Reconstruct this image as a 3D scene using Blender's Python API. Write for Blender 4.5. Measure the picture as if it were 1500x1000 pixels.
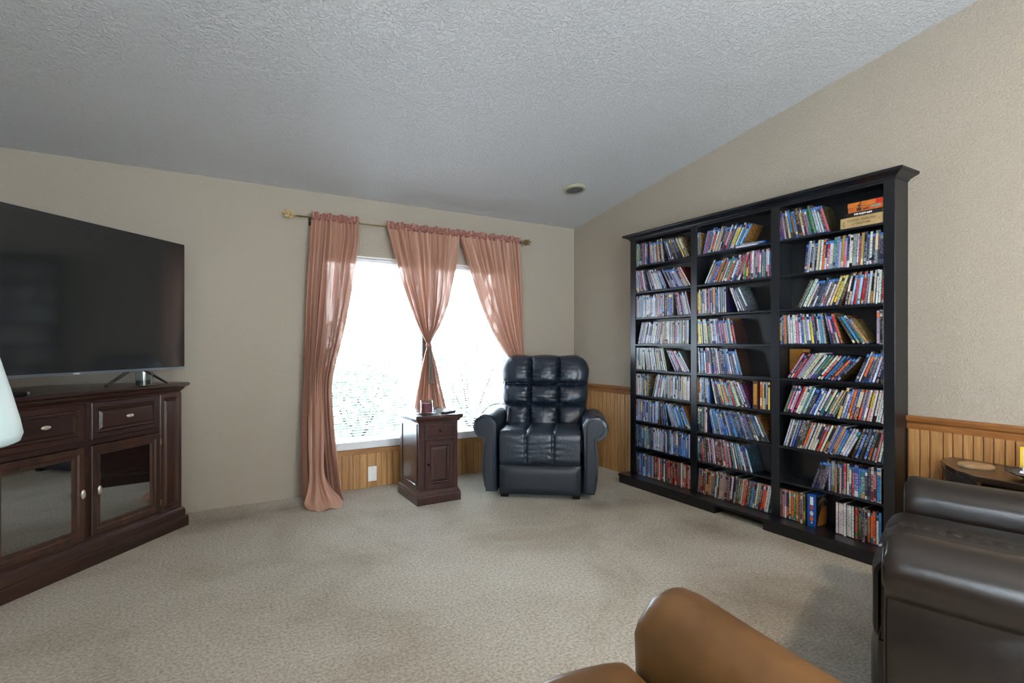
import bpy, math, random
from mathutils import Vector, Matrix, noise
R=math.radians; PI=math.pi; sin=math.sin; cos=math.cos
for o in list(bpy.data.objects): bpy.data.objects.remove(o)
scene=bpy.context.scene
col=scene.collection
random.seed(7)

# ---------------------------------------------------------------- camera, world, exposure
cam_d=bpy.data.cameras.new('camera'); cam=bpy.data.objects.new('camera',cam_d); col.objects.link(cam)
cam_d.sensor_width=36; cam_d.lens=36*760/1500; cam_d.shift_y=-(500-504)/1500
cam_d.clip_start=0.02
cam.location=(0,0,1.2); cam.rotation_euler=(R(90),0,R(-30.9))
scene.camera=cam
scene.view_settings.view_transform='Standard'; scene.view_settings.look='None'
scene.view_settings.gamma=1; scene.view_settings.use_curve_mapping=False
scene.view_settings.exposure=0.68
W=bpy.data.worlds.new('sky'); scene.world=W; W.use_nodes=True
bg=W.node_tree.nodes['Background']; bg.inputs[0].default_value=(0.74,0.86,1.0,1); bg.inputs[1].default_value=11.0

XR=3.373; YW=4.36; XL=-1.45; YB=-3.3
def portal(loc,rot,sx,sy):
    l=bpy.data.lights.new('daylight_portal','AREA'); l.shape='RECTANGLE'; l.size=sx; l.size_y=sy
    l.cycles.is_portal=True
    o=bpy.data.objects.new('daylight_portal',l); o.location=loc; o.rotation_euler=rot; col.objects.link(o)
portal((1.705,4.50,1.145),(R(-90),0,0),1.75,1.57)
def area(name,loc,rot,sx,sy,p,c,spread=180):
    l=bpy.data.lights.new(name,'AREA'); l.shape='RECTANGLE'; l.size=sx; l.size_y=sy; l.energy=p; l.color=c; l.spread=R(spread)
    o=bpy.data.objects.new(name,l); o.location=loc; o.rotation_euler=rot; col.objects.link(o); return o
# added fill lamps at assumed, unseen windows (rear and left wall, behind the camera)
area('rear_daylight_fill',(0.9,YB+0.02,1.35),(R(118),0,0),2.2,1.9,105,(0.78,0.89,1.0))
area('left_daylight_fill',(XL-0.05,-1.3,1.45),(R(112),0,R(-90)),1.6,1.5,34,(0.90,0.95,1.0))

# ---------------------------------------------------------------- helpers
def lin(c):
    if isinstance(c,str): c=tuple(int(c[i:i+2],16)/255 for i in (0,2,4))
    return tuple((x/12.92 if x<=0.04045 else ((x+0.055)/1.055)**2.4) for x in c[:3])
def props(o,label=None,cat=None,group=None,kind=None):
    if label: o['label']=label
    if cat: o['category']=cat
    if group: o['group']=group
    if kind: o['kind']=kind
    return o
def thing(name,label,cat,loc=(0,0,0),rz=0,group=None):
    o=bpy.data.objects.new(name,None); o.empty_display_size=0.1; col.objects.link(o)
    o.location=loc; o.rotation_euler=(0,0,rz); return props(o,label,cat,group)
class MB:
    def __init__(s): s.v=[]; s.f=[]; s.mi=[]
    def add(s,v,f,mi=0):
        b=len(s.v); s.v+= [tuple(p) for p in v]; s.f+=[tuple(i+b for i in q) for q in f]; s.mi+=[mi]*len(f); return s
    def box(s,x0,x1,y0,y1,z0,z1,mi=0,M=None):
        v=[(x0,y0,z0),(x1,y0,z0),(x1,y1,z0),(x0,y1,z0),(x0,y0,z1),(x1,y0,z1),(x1,y1,z1),(x0,y1,z1)]
        if M: v=[M@Vector(p) for p in v]
        return s.add(v,[(0,3,2,1),(4,5,6,7),(0,1,5,4),(1,2,6,5),(2,3,7,6),(3,0,4,7)],mi)
    def prism(s,poly,z0,z1,mi=0):      # ccw xy polygon
        n=len(poly); v=[(x,y,z0) for x,y in poly]+[(x,y,z1) for x,y in poly]
        f=[tuple(range(n-1,-1,-1)),tuple(range(n,2*n))]+[(i,(i+1)%n,(i+1)%n+n,i+n) for i in range(n)]
        return s.add(v,f,mi)
    def loft(s,rings,mi=0,cap=True):   # list of equal-length closed rings
        n=len(rings[0]); v=[p for r in rings for p in r]; f=[]
        for k in range(len(rings)-1):
            for i in range(n):
                j=(i+1)%n; f.append((k*n+i,k*n+j,(k+1)*n+j,(k+1)*n+i))
        if cap: f.append(tuple(range(n-1,-1,-1))); f.append(tuple((len(rings)-1)*n+i for i in range(n)))
        return s.add(v,f,mi)
    def lathe(s,prof,c=(0,0,0),n=28,mi=0,M=None,cap=True):
        rings=[]
        for r,z in prof:
            ring=[Vector((r*cos(2*PI*i/n),r*sin(2*PI*i/n),z)) for i in range(n)]
            if M: ring=[M@p for p in ring]
            rings.append([(p.x+c[0],p.y+c[1],p.z+c[2]) for p in ring])
        return s.loft(rings,mi,cap)
    def tube(s,pts,r,n=8,mi=0,closed=False):
        pts=[Vector(p) for p in pts]; rings=[]; prev=None
        for i,p in enumerate(pts):
            a=pts[i-1] if (i>0 or closed) else p; b=pts[(i+1)%len(pts)] if (i<len(pts)-1 or closed) else p
            t=(b-a).normalized()
            if prev is None: u=t.orthogonal().normalized()
            else:
                u=prev-t*prev.dot(t)
                u=u.normalized() if u.length>1e-6 else t.orthogonal().normalized()
            prev=u; w=t.cross(u); rr=r[i] if isinstance(r,(list,tuple)) else r
            rings.append([tuple(p+u*(rr*cos(2*PI*k/n))+w*(rr*sin(2*PI*k/n))) for k in range(n)])
        if closed: rings.append(rings[0])
        return s.loft(rings,mi,not closed)
    def grid(s,fn,nu,nv,mi=0):
        v=[fn(i/nu,j/nv) for j in range(nv+1) for i in range(nu+1)]
        f=[(j*(nu+1)+i,j*(nu+1)+i+1,(j+1)*(nu+1)+i+1,(j+1)*(nu+1)+i) for j in range(nv) for i in range(nu)]
        return s.add(v,f,mi)
    def panel(s,x0,x1,z0,z1,y,steps,mi=0,close=True):   # concentric moulded frame facing -y; steps (inset, y)
        rings=[]
        for ins,dy in [(0,0)]+steps:
            rings.append([(x0+ins,y+dy,z0+ins),(x1-ins,y+dy,z0+ins),(x1-ins,y+dy,z1-ins),(x0+ins,y+dy,z1-ins)])
        s.loft(rings,mi,False)
        if close: s.add(rings[-1],[(0,1,2,3)],mi)
        return s
    def build(s,name,mats,parent=None,smooth=False,bevel=0,angle=None,kind=None):
        me=bpy.data.meshes.new(name); me.from_pydata(s.v,[],s.f)
        if not isinstance(mats,(list,tuple)): mats=[mats]
        for m in mats: me.materials.append(m)
        if len(mats)>1: me.polygons.foreach_set('material_index',s.mi)
        me.update()
        if smooth:
            me.polygons.foreach_set('use_smooth',[True]*len(me.polygons))
            if angle: me.set_sharp_from_angle(angle=R(angle))
        o=bpy.data.objects.new(name,me); col.objects.link(o)
        if parent: o.parent=parent
        if bevel:
            b=o.modifiers.new('bevel','BEVEL'); b.width=bevel; b.segments=2; b.limit_method='ANGLE'; b.angle_limit=R(40)
        if kind: o['kind']=kind
        return o

# ---------------------------------------------------------------- materials
def nt(name):
    m=bpy.data.materials.new(name); m.use_nodes=True; t=m.node_tree; return m,t,t.nodes['Principled BSDF']
def N(t,k,**kw):
    n=t.nodes.new(k)
    for a,b in kw.items(): setattr(n,a,b)
    return n
def setc(sock,c): sock.default_value=(*lin(c),1)
def ramp(t,stops,src):
    r=N(t,'ShaderNodeValToRGB'); e=r.color_ramp.elements
    while len(e)<len(stops): e.new(0.5)
    for i,(p,c) in enumerate(stops):
        e[i].position=p; e[i].color=(*(lin(c) if not isinstance(c,float) else (c,c,c)),1)
    t.links.new(src,r.inputs[0]); return r
def noisetex(t,scale,detail=3,rough=0.5,vec=None,dist=0):
    n=N(t,'ShaderNodeTexNoise'); n.inputs['Scale'].default_value=scale; n.inputs['Detail'].default_value=detail
    n.inputs['Roughness'].default_value=rough; n.inputs['Distortion'].default_value=dist
    if vec: t.links.new(vec,n.inputs['Vector'])
    return n
def objvec(t,scale=(1,1,1),rand=0):
    c=N(t,'ShaderNodeTexCoord'); m=N(t,'ShaderNodeMapping'); m.inputs['Scale'].default_value=scale
    t.links.new(c.outputs['Object'],m.inputs['Vector'])
    if rand:
        oi=N(t,'ShaderNodeObjectInfo'); mu=N(t,'ShaderNodeMath',operation='MULTIPLY'); mu.inputs[1].default_value=rand
        t.links.new(oi.outputs['Random'],mu.inputs[0]); t.links.new(mu.outputs[0],m.inputs['Location'])
    return m.outputs[0]
def bump(t,b,src,strength,dist=0.01,prev=None):
    n=N(t,'ShaderNodeBump'); n.inputs['Strength'].default_value=strength; n.inputs['Distance'].default_value=dist
    t.links.new(src,n.inputs['Height'])
    if prev: t.links.new(prev.outputs[0],n.inputs['Normal'])
    t.links.new(n.outputs[0],b.inputs['Normal']); return n
def plain(name,c,rough=0.5,metal=0,spec=0.5,var=0,vs=8,bs=0,bscale=200,coat=0):
    m,t,b=nt(name); setc(b.inputs['Base Color'],c); b.inputs['Roughness'].default_value=rough
    b.inputs['Metallic'].default_value=metal; b.inputs['Specular IOR Level'].default_value=spec
    b.inputs['Coat Weight'].default_value=coat
    v=objvec(t)
    if var:
        n=noisetex(t,vs,4,0.6,v); L=lin(c)
        r=N(t,'ShaderNodeValToRGB'); r.color_ramp.elements[0].position=.3; r.color_ramp.elements[1].position=.7
        r.color_ramp.elements[0].color=(*[x*(1-var) for x in L],1); r.color_ramp.elements[1].color=(*[min(1,x*(1+var)) for x in L],1)
        t.links.new(n.outputs[0],r.inputs[0]); t.links.new(r.outputs[0],b.inputs['Base Color'])
    if bs: bump(t,b,noisetex(t,bscale,3,0.5,v).outputs[0],bs,0.002)
    return m
def wood(name,c1,c2,rough=0.4,axis='z',scale=1,rand=10,coat=0,spec=.5,contrast=(.3,.75)):
    m,t,b=nt(name); s={'z':(14,14,1.1),'x':(1.1,14,14),'y':(14,1.1,14)}[axis]
    v=objvec(t,tuple(k*scale for k in s),rand)
    n=noisetex(t,1.6,6,0.62,v,1.2); r=ramp(t,[(contrast[0],c1),(contrast[1],c2)],n.outputs[0])
    fine=noisetex(t,14,3,0.6,v); mx=N(t,'ShaderNodeMix',data_type='RGBA',blend_type='MULTIPLY'); mx.inputs[0].default_value=.35
    t.links.new(r.outputs[0],mx.inputs[6]); t.links.new(fine.outputs[0],mx.inputs[7]); t.links.new(mx.outputs[2],b.inputs['Base Color'])
    b.inputs['Roughness'].default_value=rough; b.inputs['Coat Weight'].default_value=coat; b.inputs['Specular IOR Level'].default_value=spec
    bump(t,b,fine.outputs[0],.15,.001); return m
def wallpaint(name,c,scale,strength,dist,rough=.75,thr=(.45,.6),spec=.3):
    m,t,b=nt(name); v=objvec(t); b.inputs['Roughness'].default_value=rough; b.inputs['Specular IOR Level'].default_value=spec
    big=noisetex(t,.9,2,.5,v); L=lin(c)
    r=N(t,'ShaderNodeValToRGB'); r.color_ramp.elements[0].color=(*[x*.93 for x in L],1); r.color_ramp.elements[1].color=(*[x*1.04 for x in L],1)
    t.links.new(big.outputs[0],r.inputs[0]); t.links.new(r.outputs[0],b.inputs['Base Color'])
    n=noisetex(t,scale,3,.55,v,.6); rr=ramp(t,[(thr[0],0.0),(thr[1],1.0)],n.outputs[0])
    n2=noisetex(t,scale*3,2,.5,v)
    p=bump(t,b,rr.outputs[0],strength,dist); bump(t,b,n2.outputs[0],strength*.5,dist*.6,p); return m
def leather(name,c,rough=.38,spec=.5,wr=.25,tint=None):
    m,t,b=nt(name); v=objvec(t); b.inputs['Roughness'].default_value=rough; b.inputs['Specular IOR Level'].default_value=spec
    L=lin(c); n=noisetex(t,5,3,.6,v)
    r=N(t,'ShaderNodeValToRGB'); r.color_ramp.elements[0].position=.3;r.color_ramp.elements[1].position=.7
    r.color_ramp.elements[0].color=(*[x*.8 for x in L],1); r.color_ramp.elements[1].color=(*[x*1.2 for x in (lin(tint) if tint else L)],1)
    t.links.new(n.outputs[0],r.inputs[0]); t.links.new(r.outputs[0],b.inputs['Base Color'])
    vo=N(t,'ShaderNodeTexVoronoi'); vo.inputs['Scale'].default_value=420; t.links.new(v,vo.inputs['Vector'])
    p=bump(t,b,vo.outputs['Distance'],.12,.0006)
    bump(t,b,noisetex(t,22,4,.6,v,.8).outputs[0],wr,.006,p); return m

M={}
M['wall']=wallpaint('wall_paint',(.655,.61,.55),95,.5,.003)
M['ceiling']=wallpaint('ceiling_texture',(.80,.80,.80),58,.75,.006,rough=.42,thr=(.46,.58),spec=.6)
# carpet
m,t,b=nt('carpet'); v=objvec(t)
n1=noisetex(t,1.3,5,.65,v,.5); r1=ramp(t,[(.28,(.66,.60,.51)),(.50,(.76,.72,.65)),(.68,(.80,.77,.71))],n1.outputs[0])
# stains: traffic grime in front of the shelves and the chair
sp=N(t,'ShaderNodeSeparateXYZ'); t.links.new(v,sp.inputs[0])
def blob(cx,cy,rx,ry):
    mp=N(t,'ShaderNodeMapping'); mp.inputs['Location'].default_value=(-cx/rx,-cy/ry,0); mp.inputs['Scale'].default_value=(1/rx,1/ry,0)
    t.links.new(v,mp.inputs[0]); g=N(t,'ShaderNodeTexGradient',gradient_type='SPHERICAL'); t.links.new(mp.outputs[0],g.inputs[0]); return g.outputs[1]
acc=None
for a in ((2.85,2.95,.45,.35),(2.85,2.25,.3,.5),(2.3,1.5,.7,.6),(.1,4.05,.6,.3),(2.55,3.0,.35,.22),(1.9,1.1,.5,.4),(.55,4.1,.3,.2)):
    g=blob(*a)
    if acc is None: acc=g
    else:
        ad=N(t,'ShaderNodeMath',operation='MAXIMUM'); t.links.new(acc,ad.inputs[0]); t.links.new(g,ad.inputs[1]); acc=ad.outputs[0]
n2=noisetex(t,4.5,5,.7,v,.4); mu=N(t,'ShaderNodeMath',operation='MULTIPLY'); t.links.new(acc,mu.inputs[0]); t.links.new(n2.outputs[0],mu.inputs[1])
rs=ramp(t,[(.10,0.0),(.50,.55)],mu.outputs[0])
mx=N(t,'ShaderNodeMix',data_type='RGBA'); t.links.new(rs.outputs[0],mx.inputs[0]); t.links.new(r1.outputs[0],mx.inputs[6]); setc(mx.inputs[7],(.42,.32,.20))
tuft=noisetex(t,75,5,.8,v); tr=ramp(t,[(.40,.34),(.58,1.0)],tuft.outputs[0])
mx2=N(t,'ShaderNodeMix',data_type='RGBA',blend_type='MULTIPLY'); mx2.inputs[0].default_value=.75
t.links.new(mx.outputs[2],mx2.inputs[6]); t.links.new(tr.outputs[0],mx2.inputs[7]); t.links.new(mx2.outputs[2],b.inputs['Base Color'])
b.inputs['Roughness'].default_value=.95; b.inputs['Specular IOR Level'].default_value=.15
b.inputs['Sheen Weight'].default_value=.25
p=bump(t,b,tuft.outputs[0],.9,.008); bump(t,b,noisetex(t,60,2,.5,v).outputs[0],.5,.01,p); M['carpet']=m
M['oak']=wood('oak_panelling',(.60,.39,.20),(.82,.63,.40),.42,'z',1,20,contrast=(.25,.7))
M['oak_trim']=wood('oak_trim_y',(.48,.28,.12),(.70,.47,.25),.4,'y',1,5)
M['oak_trim_x']=wood('oak_trim_x',(.58,.40,.22),(.78,.58,.38),.4,'x',1,5)
M['white']=plain('white_vinyl',(.86,.86,.86),.4)
M['plate']=plain('white_plastic',(.90,.90,.88),.35)
M['black']=wood('black_painted_wood',(.055,.066,.082),(.095,.11,.135),.28,'z',1,3,spec=.6)
M['dwood']=wood('dark_cherry_wood',(.14,.085,.07),(.29,.18,.14),.3,'x',.8,3,coat=.35)
M['dwoodz']=wood('dark_cherry_wood_upright',(.15,.09,.07),(.33,.20,.145),.3,'z',.8,3,coat=.35)
M['ewood']=wood('espresso_cherry',(.15,.085,.08),(.29,.155,.135),.3,'z',.8,3,coat=.5)
M['knob']=plain('brushed_nickel',(.78,.74,.68),.3,.6)
M['dknob']=plain('dark_bronze',(.07,.06,.06),.3,.8)
M['gold']=plain('aged_brass',(.52,.43,.27),.4,.7)
M['blackplastic']=plain('black_plastic',(.02,.02,.022),.3)
M['silver']=plain('silver_strip',(.55,.57,.60),.3,.8)
M['navy']=leather('navy_leather',(.095,.135,.185),.36,.65,.5)
M['navyf']=leather('navy_leather_flat',(.105,.13,.165),.48,.5,.1)
M['choc']=leather('chocolate_leather',(.120,.090,.070),.30,.55,.12)
M['tan']=leather('tan_brown_leather',(.37,.255,.13),.34,.5,.10,(.41,.285,.15))
M['seamdark']=plain('seam_shadow_thread',(.02,.02,.025),.7)
m,t,b=nt('tv_screen'); setc(b.inputs['Base Color'],(.14,.145,.143)); b.inputs['Roughness'].default_value=.09; b.inputs['Specular IOR Level'].default_value=.8; M['screen']=m
def glassmat(name,c,refl=1.0,tr=.9):
    m=bpy.data.materials.new(name); m.use_nodes=True; t=m.node_tree; t.nodes.clear()
    o=N(t,'ShaderNodeOutputMaterial'); mix=N(t,'ShaderNodeMixShader'); tp=N(t,'ShaderNodeBsdfTransparent'); g=N(t,'ShaderNodeBsdfGlossy')
    setc(tp.inputs[0],c); g.inputs['Roughness'].default_value=.02; lw=N(t,'ShaderNodeLayerWeight'); lw.inputs[0].default_value=.5
    f=N(t,'ShaderNodeMath',operation='POWER'); f.inputs[1].default_value=4.0; t.links.new(lw.outputs['Facing'],f.inputs[0])
    mu=N(t,'ShaderNodeMath',operation='MULTIPLY_ADD',use_clamp=True); mu.inputs[1].default_value=.9; mu.inputs[2].default_value=.045*refl
    t.links.new(f.outputs[0],mu.inputs[0]); t.links.new(mu.outputs[0],mix.inputs[0]); t.links.new(tp.outputs[0],mix.inputs[1]); t.links.new(g.outputs[0],mix.inputs[2]); t.links.new(mix.outputs[0],o.inputs[0]); return m
M['pane']=glassmat('window_pane',(.97,.98,.98))
M['cabglass']=glassmat('cabinet_glass',(.50,.58,.60),9)
M['jar']=glassmat('jar_glass',(.93,.95,.95),1.6)
M['greenjar']=glassmat('green_jar_glass',(.55,.72,.58),1.6)
def cloth(name,c,transp,transl,rough=.8,stripe=True):
    m=bpy.data.materials.new(name); m.use_nodes=True; t=m.node_tree; t.nodes.clear()
    o=N(t,'ShaderNodeOutputMaterial'); d=N(t,'ShaderNodeBsdfDiffuse'); tl=N(t,'ShaderNodeBsdfTranslucent'); tp=N(t,'ShaderNodeBsdfTransparent'); gl=N(t,'ShaderNodeBsdfGlossy')
    setc(d.inputs[0],c); setc(tl.inputs[0],c); setc(tp.inputs[0],(.95,.86,.82)); gl.inputs['Roughness'].default_value=.42; setc(gl.inputs[0],(.85,.72,.66))
    v=objvec(t,(1,1,1)); w=noisetex(t,300,2,.5,v); bp=N(t,'ShaderNodeBump'); bp.inputs['Strength'].default_value=.2; bp.inputs['Distance'].default_value=.001
    t.links.new(w.outputs[0],bp.inputs['Height'])
    for q in (d,tl,gl): t.links.new(bp.outputs[0],q.inputs['Normal'])
    a=N(t,'ShaderNodeMixShader'); a.inputs[0].default_value=transl; t.links.new(d.outputs[0],a.inputs[1]); t.links.new(tl.outputs[0],a.inputs[2])
    g=N(t,'ShaderNodeMixShader'); g.inputs[0].default_value=.10; t.links.new(a.outputs[0],g.inputs[1]); t.links.new(gl.outputs[0],g.inputs[2])
    # sheer: more see-through where the cloth is seen face on, as woven voile is
    lw=N(t,'ShaderNodeLayerWeight'); lw.inputs[0].default_value=.35
    mr=N(t,'ShaderNodeMapRange'); mr.inputs[1].default_value=0; mr.inputs[2].default_value=.8; mr.inputs[3].default_value=transp; mr.inputs[4].default_value=.0
    t.links.new(lw.outputs['Facing'],mr.inputs[0])
    vs_=objvec(t,(26,3,.9)); sn=noisetex(t,1,2,.5,vs_); sr=ramp(t,[(.42,.10),(.66,1.0)],sn.outputs[0])
    mm=N(t,'ShaderNodeMath',operation='MULTIPLY'); t.links.new(mr.outputs[0],mm.inputs[0]); t.links.new(sr.outputs[0],mm.inputs[1])
    mx=N(t,'ShaderNodeMixShader'); t.links.new(mm.outputs[0],mx.inputs[0]); t.links.new(g.outputs[0],mx.inputs[1]); t.links.new(tp.outputs[0],mx.inputs[2])
    t.links.new(mx.outputs[0],o.inputs[0]); return m
M['curtain']=cloth('rose_voile',(.74,.57,.49),.13,.15)
M['ruffle']=cloth('rose_voile_gathered',(.62,.42,.38),.0,.12)
M['slat']=cloth('blind_slat',(.95,.96,.97),.0,.5)
M['shade']=cloth('lamp_shade_white',(.86,.93,.93),.0,.3)

# ---------------------------------------------------------------- room shell
def struct(o): o['kind']='structure'; return o
ZC=2.413; SL=.158; YRID=-1.0; ZR=ZC+SL*(YW-YRID); ZB=ZR-SL*(YRID-YB)
def zc(y): return ZC+SL*(YW-y) if y>=YRID else ZR-SL*(YRID-y)
struct(MB().box(XL-.12,XR+.12,YB-.12,YW+.12,-.12,0).build('floor',M['carpet']))
T=.14; mb=MB()
xa,xb=XL-.12,XR+.12; ye=YW+.14; yf=YB-.12
prof=[(yf,zc(yf)),(YRID,ZR),(ye,zc(ye))]
rings=[[(x,y,z) for y,z in prof]+[(x,y,z+T) for y,z in reversed(prof)] for x in (xa,xb)]
mb.loft(rings); struct(mb.build('ceiling',M['ceiling']))
# window wall
WX0,WX1,WZ0,WZ1=.83,2.60,.345,1.935
w=MB(); t0,t1=YW,YW+.14
w.box(xa,WX0,t0,t1,0,ZC+.02); w.box(WX1,xb,t0,t1,0,ZC+.02); w.box(WX0,WX1,t0,t1,0,WZ0); w.box(WX0,WX1,t0,t1,WZ1,ZC+.02)
wall_back=struct(w.build('wall_back',M['wall']))
def gable(x0,x1,holes):
    mb=MB()
    ys=sorted(set([yf,YRID,YW]+[h[0] for h in holes]+[h[1] for h in holes]))
    for a,b in zip(ys[:-1],ys[1:]):
        h=[q for q in holes if q[0]<=a and q[1]>=b]
        segs=[(0,0,zc(a)+.01,zc(b)+.01)]
        if h: segs=[(0,0,h[0][2],h[0][2]),(h[0][3],h[0][3],zc(a)+.01,zc(b)+.01)]
        for za,zb,ta,tb in segs:
            v=[(x0,a,za),(x1,a,za),(x1,b,zb),(x0,b,zb),(x0,a,ta),(x1,a,ta),(x1,b,tb),(x0,b,tb)]
            mb.add(v,[(0,3,2,1),(4,5,6,7),(0,1,5,4),(1,2,6,5),(2,3,7,6),(3,0,4,7)])
    return mb
wall_right=struct(gable(XR,XR+.12,[]).build('wall_right',M['wall']))
struct(gable(XL-.12,XL,[(-2.1,-.5,.7,2.2)]).build('wall_left',M['wall']))
w=MB(); w.box(XL,-.2,YB-.12,YB,0,ZB+.02).box(2.0,XR,YB-.12,YB,0,ZB+.02).box(-.2,2.0,YB-.12,YB,0,.4).box(-.2,2.0,YB-.12,YB,2.3,ZB+.02)
struct(w.build('wall_rear',M['wall']))
def winframe(name,cx,cy,w_,z0,z1,rz):
    win=bpy.data.objects.new(name,None); col.objects.link(win); win.location=(cx,cy,0); win.rotation_euler=(0,0,rz); struct(win)
    f=MB(); a=w_/2; F=.05
    f.box(-a,a,-.03,.03,z0,z0+F).box(-a,a,-.03,.03,z1-F,z1).box(-a,-a+F,-.03,.03,z0+F,z1-F).box(a-F,a,-.03,.03,z0+F,z1-F).box(-.035,.035,-.03,.03,z0+F,z1-F)
    f.build('window_frame',M['white'],win,bevel=.003)
    for s in (-1,1):
        x0,x1=sorted((s*.035,s*(a-F))); MB().box(x0,x1,-.003,.003,z0+F,z1-F).build('pane',M['pane'],win)
    return win
win1=winframe('window_1',(WX0+WX1)/2,YW+.105,WX1-WX0,WZ0,WZ1,0)
winframe('added_window_left',XL-.06,-1.3,1.6,.7,2.2,R(90))  # unseen window added in the left wall for the daylight fill
winframe('added_window_rear',.9,YB-.06,2.2,.4,2.3,0)  # unseen window added in the rear wall for the daylight fill
# white lower jamb and sill ledge in the opening
s_=MB(); a=(WX1-WX0)/2
s_.box(-a,a,-.125,-.02,WZ0,WZ0+.012).box(-a,a,-.135,-.105,WZ0-.012,WZ0+.05); s_.build('window_sill',M['white'],win1,bevel=.004)
s_=MB(); s_.box(-a,-a+.012,-.105,-.03,WZ0,WZ1).box(a-.012,a,-.105,-.03,WZ0,WZ1).box(-a,a,-.105,-.03,WZ1-.012,WZ1); s_.build('window_jamb',M['white'],win1)

# wainscot of grooved oak boards
def boards(edges,axis,z0,z1,parent,wall):
    rnd=random.Random(3)
    for a,b in zip(edges[:-1],edges[1:]):
        g=.0028; th=.011+rnd.uniform(-.0008,.0008); mb=MB()
        if axis=='y': mb.box(wall-th,wall,a+g,b-g,z0,z1)
        else: mb.box(a+g,b-g,wall-th,wall,z0,z1)
        mb.build('wainscot_board',M['oak'],parent,bevel=.0018)
def edges(lo,hi,rnd):
    e=[lo]
    while e[-1]<hi-.05: e.append(min(hi,e[-1]+rnd.choice((.037,.041,.041,.056,.061))))
    e[-1]=hi; return e
rnd=random.Random(5)
MB().box(XR-.006,XR,-.6,1.40,0,.74).box(XR-.006,XR,3.30,YW,0,.74).build('wainscot_backing',M['oak_trim'],wall_right)
boards([.56,.60,.64,.68,.74,.78,.82,.86,.898,.935,.978,1.017,1.057,1.099,1.141,1.182,1.24,1.285,1.34],'y',0,.745,wall_right,XR-.004)
boards([3.36,3.415,3.47,3.544,3.58,3.635,3.681,3.719,3.776,3.834,3.894,3.955,4.01,4.07,4.13,4.19,4.25,4.30,4.345],'y',0,.745,wall_right,XR-.004)
MB().box(.90,XR,YW-.006,YW,0,.33).build('wainscot_backing',M['oak_trim_x'],wall_back)
boards([.90,.949,.982,1.037,1.07,1.126,1.188,1.263,1.31,1.357,1.411,1.47,1.52,1.575,1.62,1.69,1.735,1.79,1.85,1.90,1.96,2.01,2.06,2.12,2.18,2.23,2.29,2.35,2.41,2.47,2.53,2.6,2.66,2.72,2.8,2.87,2.93,3.0,3.06,3.13,3.2,3.27,3.34],'x',0,.30,wall_back,YW-.004)
def rail(y0,y1,name):
    pr=[(0,.735),(.016,.735),(.018,.752),(.012,.758),(.012,.768),(.022,.778),(.026,.797),(.020,.806),(0,.808)]
    mb=MB(); mb.loft([[(XR-dx,y,z) for dx,z in pr] for y in (y0,y1)]); return struct(mb.build(name,M['oak_trim'],smooth=True,angle=30))
rail(-.6,1.345,'trim_1'); rail(3.372,YW,'trim_2')
pr=[(0,.285),(.016,.285),(.018,.325),(.024,.332),(.024,.344),(0,.346)]
mb=MB(); mb.loft([[(x,YW-dy,z) for dy,z in pr] for x in (.86,XR)]); struct(mb.build('trim_3',M['oak_trim_x'],smooth=True,angle=30))
# outlet cover
t_=thing('outlet_cover','white blank wall plate on the oak boards under the window','wall plate',(1.232,YW-.015,.112))
mb=MB(); mb.panel(-.036,.036,-.062,.062,-.001,[(.003,-.004),(.008,-.005)]); mb.box(-.036,.036,-.001,0,-.062,.062); mb.build('plate',M['plate'],t_)
mb=MB()
for z in (-.048,.048): MB().lathe([(.004,0),(.003,.0015)],n=10,M=Matrix.Translation((0,-.006,z))@Matrix.Rotation(R(90),4,'X')).build('screw',M['silver'],t_)

# outside: ground and shrubs seen through the blinds
struct(MB().box(-14,18,YW+.2,40,-.75,-.6).build('ground',plain('pale_gravel',(.80,.80,.78),.9,var=.2,vs=2)))
M['leaf']=plain('shrub_leaf',(.46,.54,.45),.6,var=.25,vs=6); M['stem']=plain('shrub_stem',(.2,.15,.1),.8)
def shrub(x,y,r,h_,label,seed):
    rnd=random.Random(seed); t=thing('shrub',label,'shrub',(x,y,-.6)); mb=MB()
    for i in range(1500):
        a=rnd.uniform(0,2*PI); u=rnd.uniform(-1,1); q=rnd.uniform(.55,1)**.5
        p=Vector((r*q*math.sqrt(1-u*u)*cos(a),r*q*math.sqrt(1-u*u)*sin(a),h_*(.55+.45*u*q)))
        d1=Vector((rnd.uniform(-1,1),rnd.uniform(-1,1),rnd.uniform(-1,1))).normalized(); d2=d1.orthogonal().normalized(); s=rnd.uniform(.05,.1)
        mb.add([p-d1*s,p-d2*s*.5,p+d1*s,p+d2*s*.5],[(0,1,2,3)])
    mb.build('foliage',M['leaf'],t); mb=MB()
    for k in range(5): mb.tube([(0,0,0),(r*.2*cos(k*1.3),r*.2*sin(k*1.3),h_*.3),(r*.5*cos(k*1.3),r*.5*sin(k*1.3),h_*.7)],[.03,.02,.008],6)
    mb.build('stem',M['stem'],t)
shrub(2.2,8.6,.9,1.5,'round green shrub outside behind the left window pane',1)
shrub(4.7,9.5,1.1,1.9,'taller shrub outside behind the right window pane',2)
shrub(1.1,6.6,.5,.75,'low shrub outside at the lower left corner of the window',3)
shrub(3.4,12.5,1.6,2.6,'large shrub far outside behind the middle of the window',4)

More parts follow.
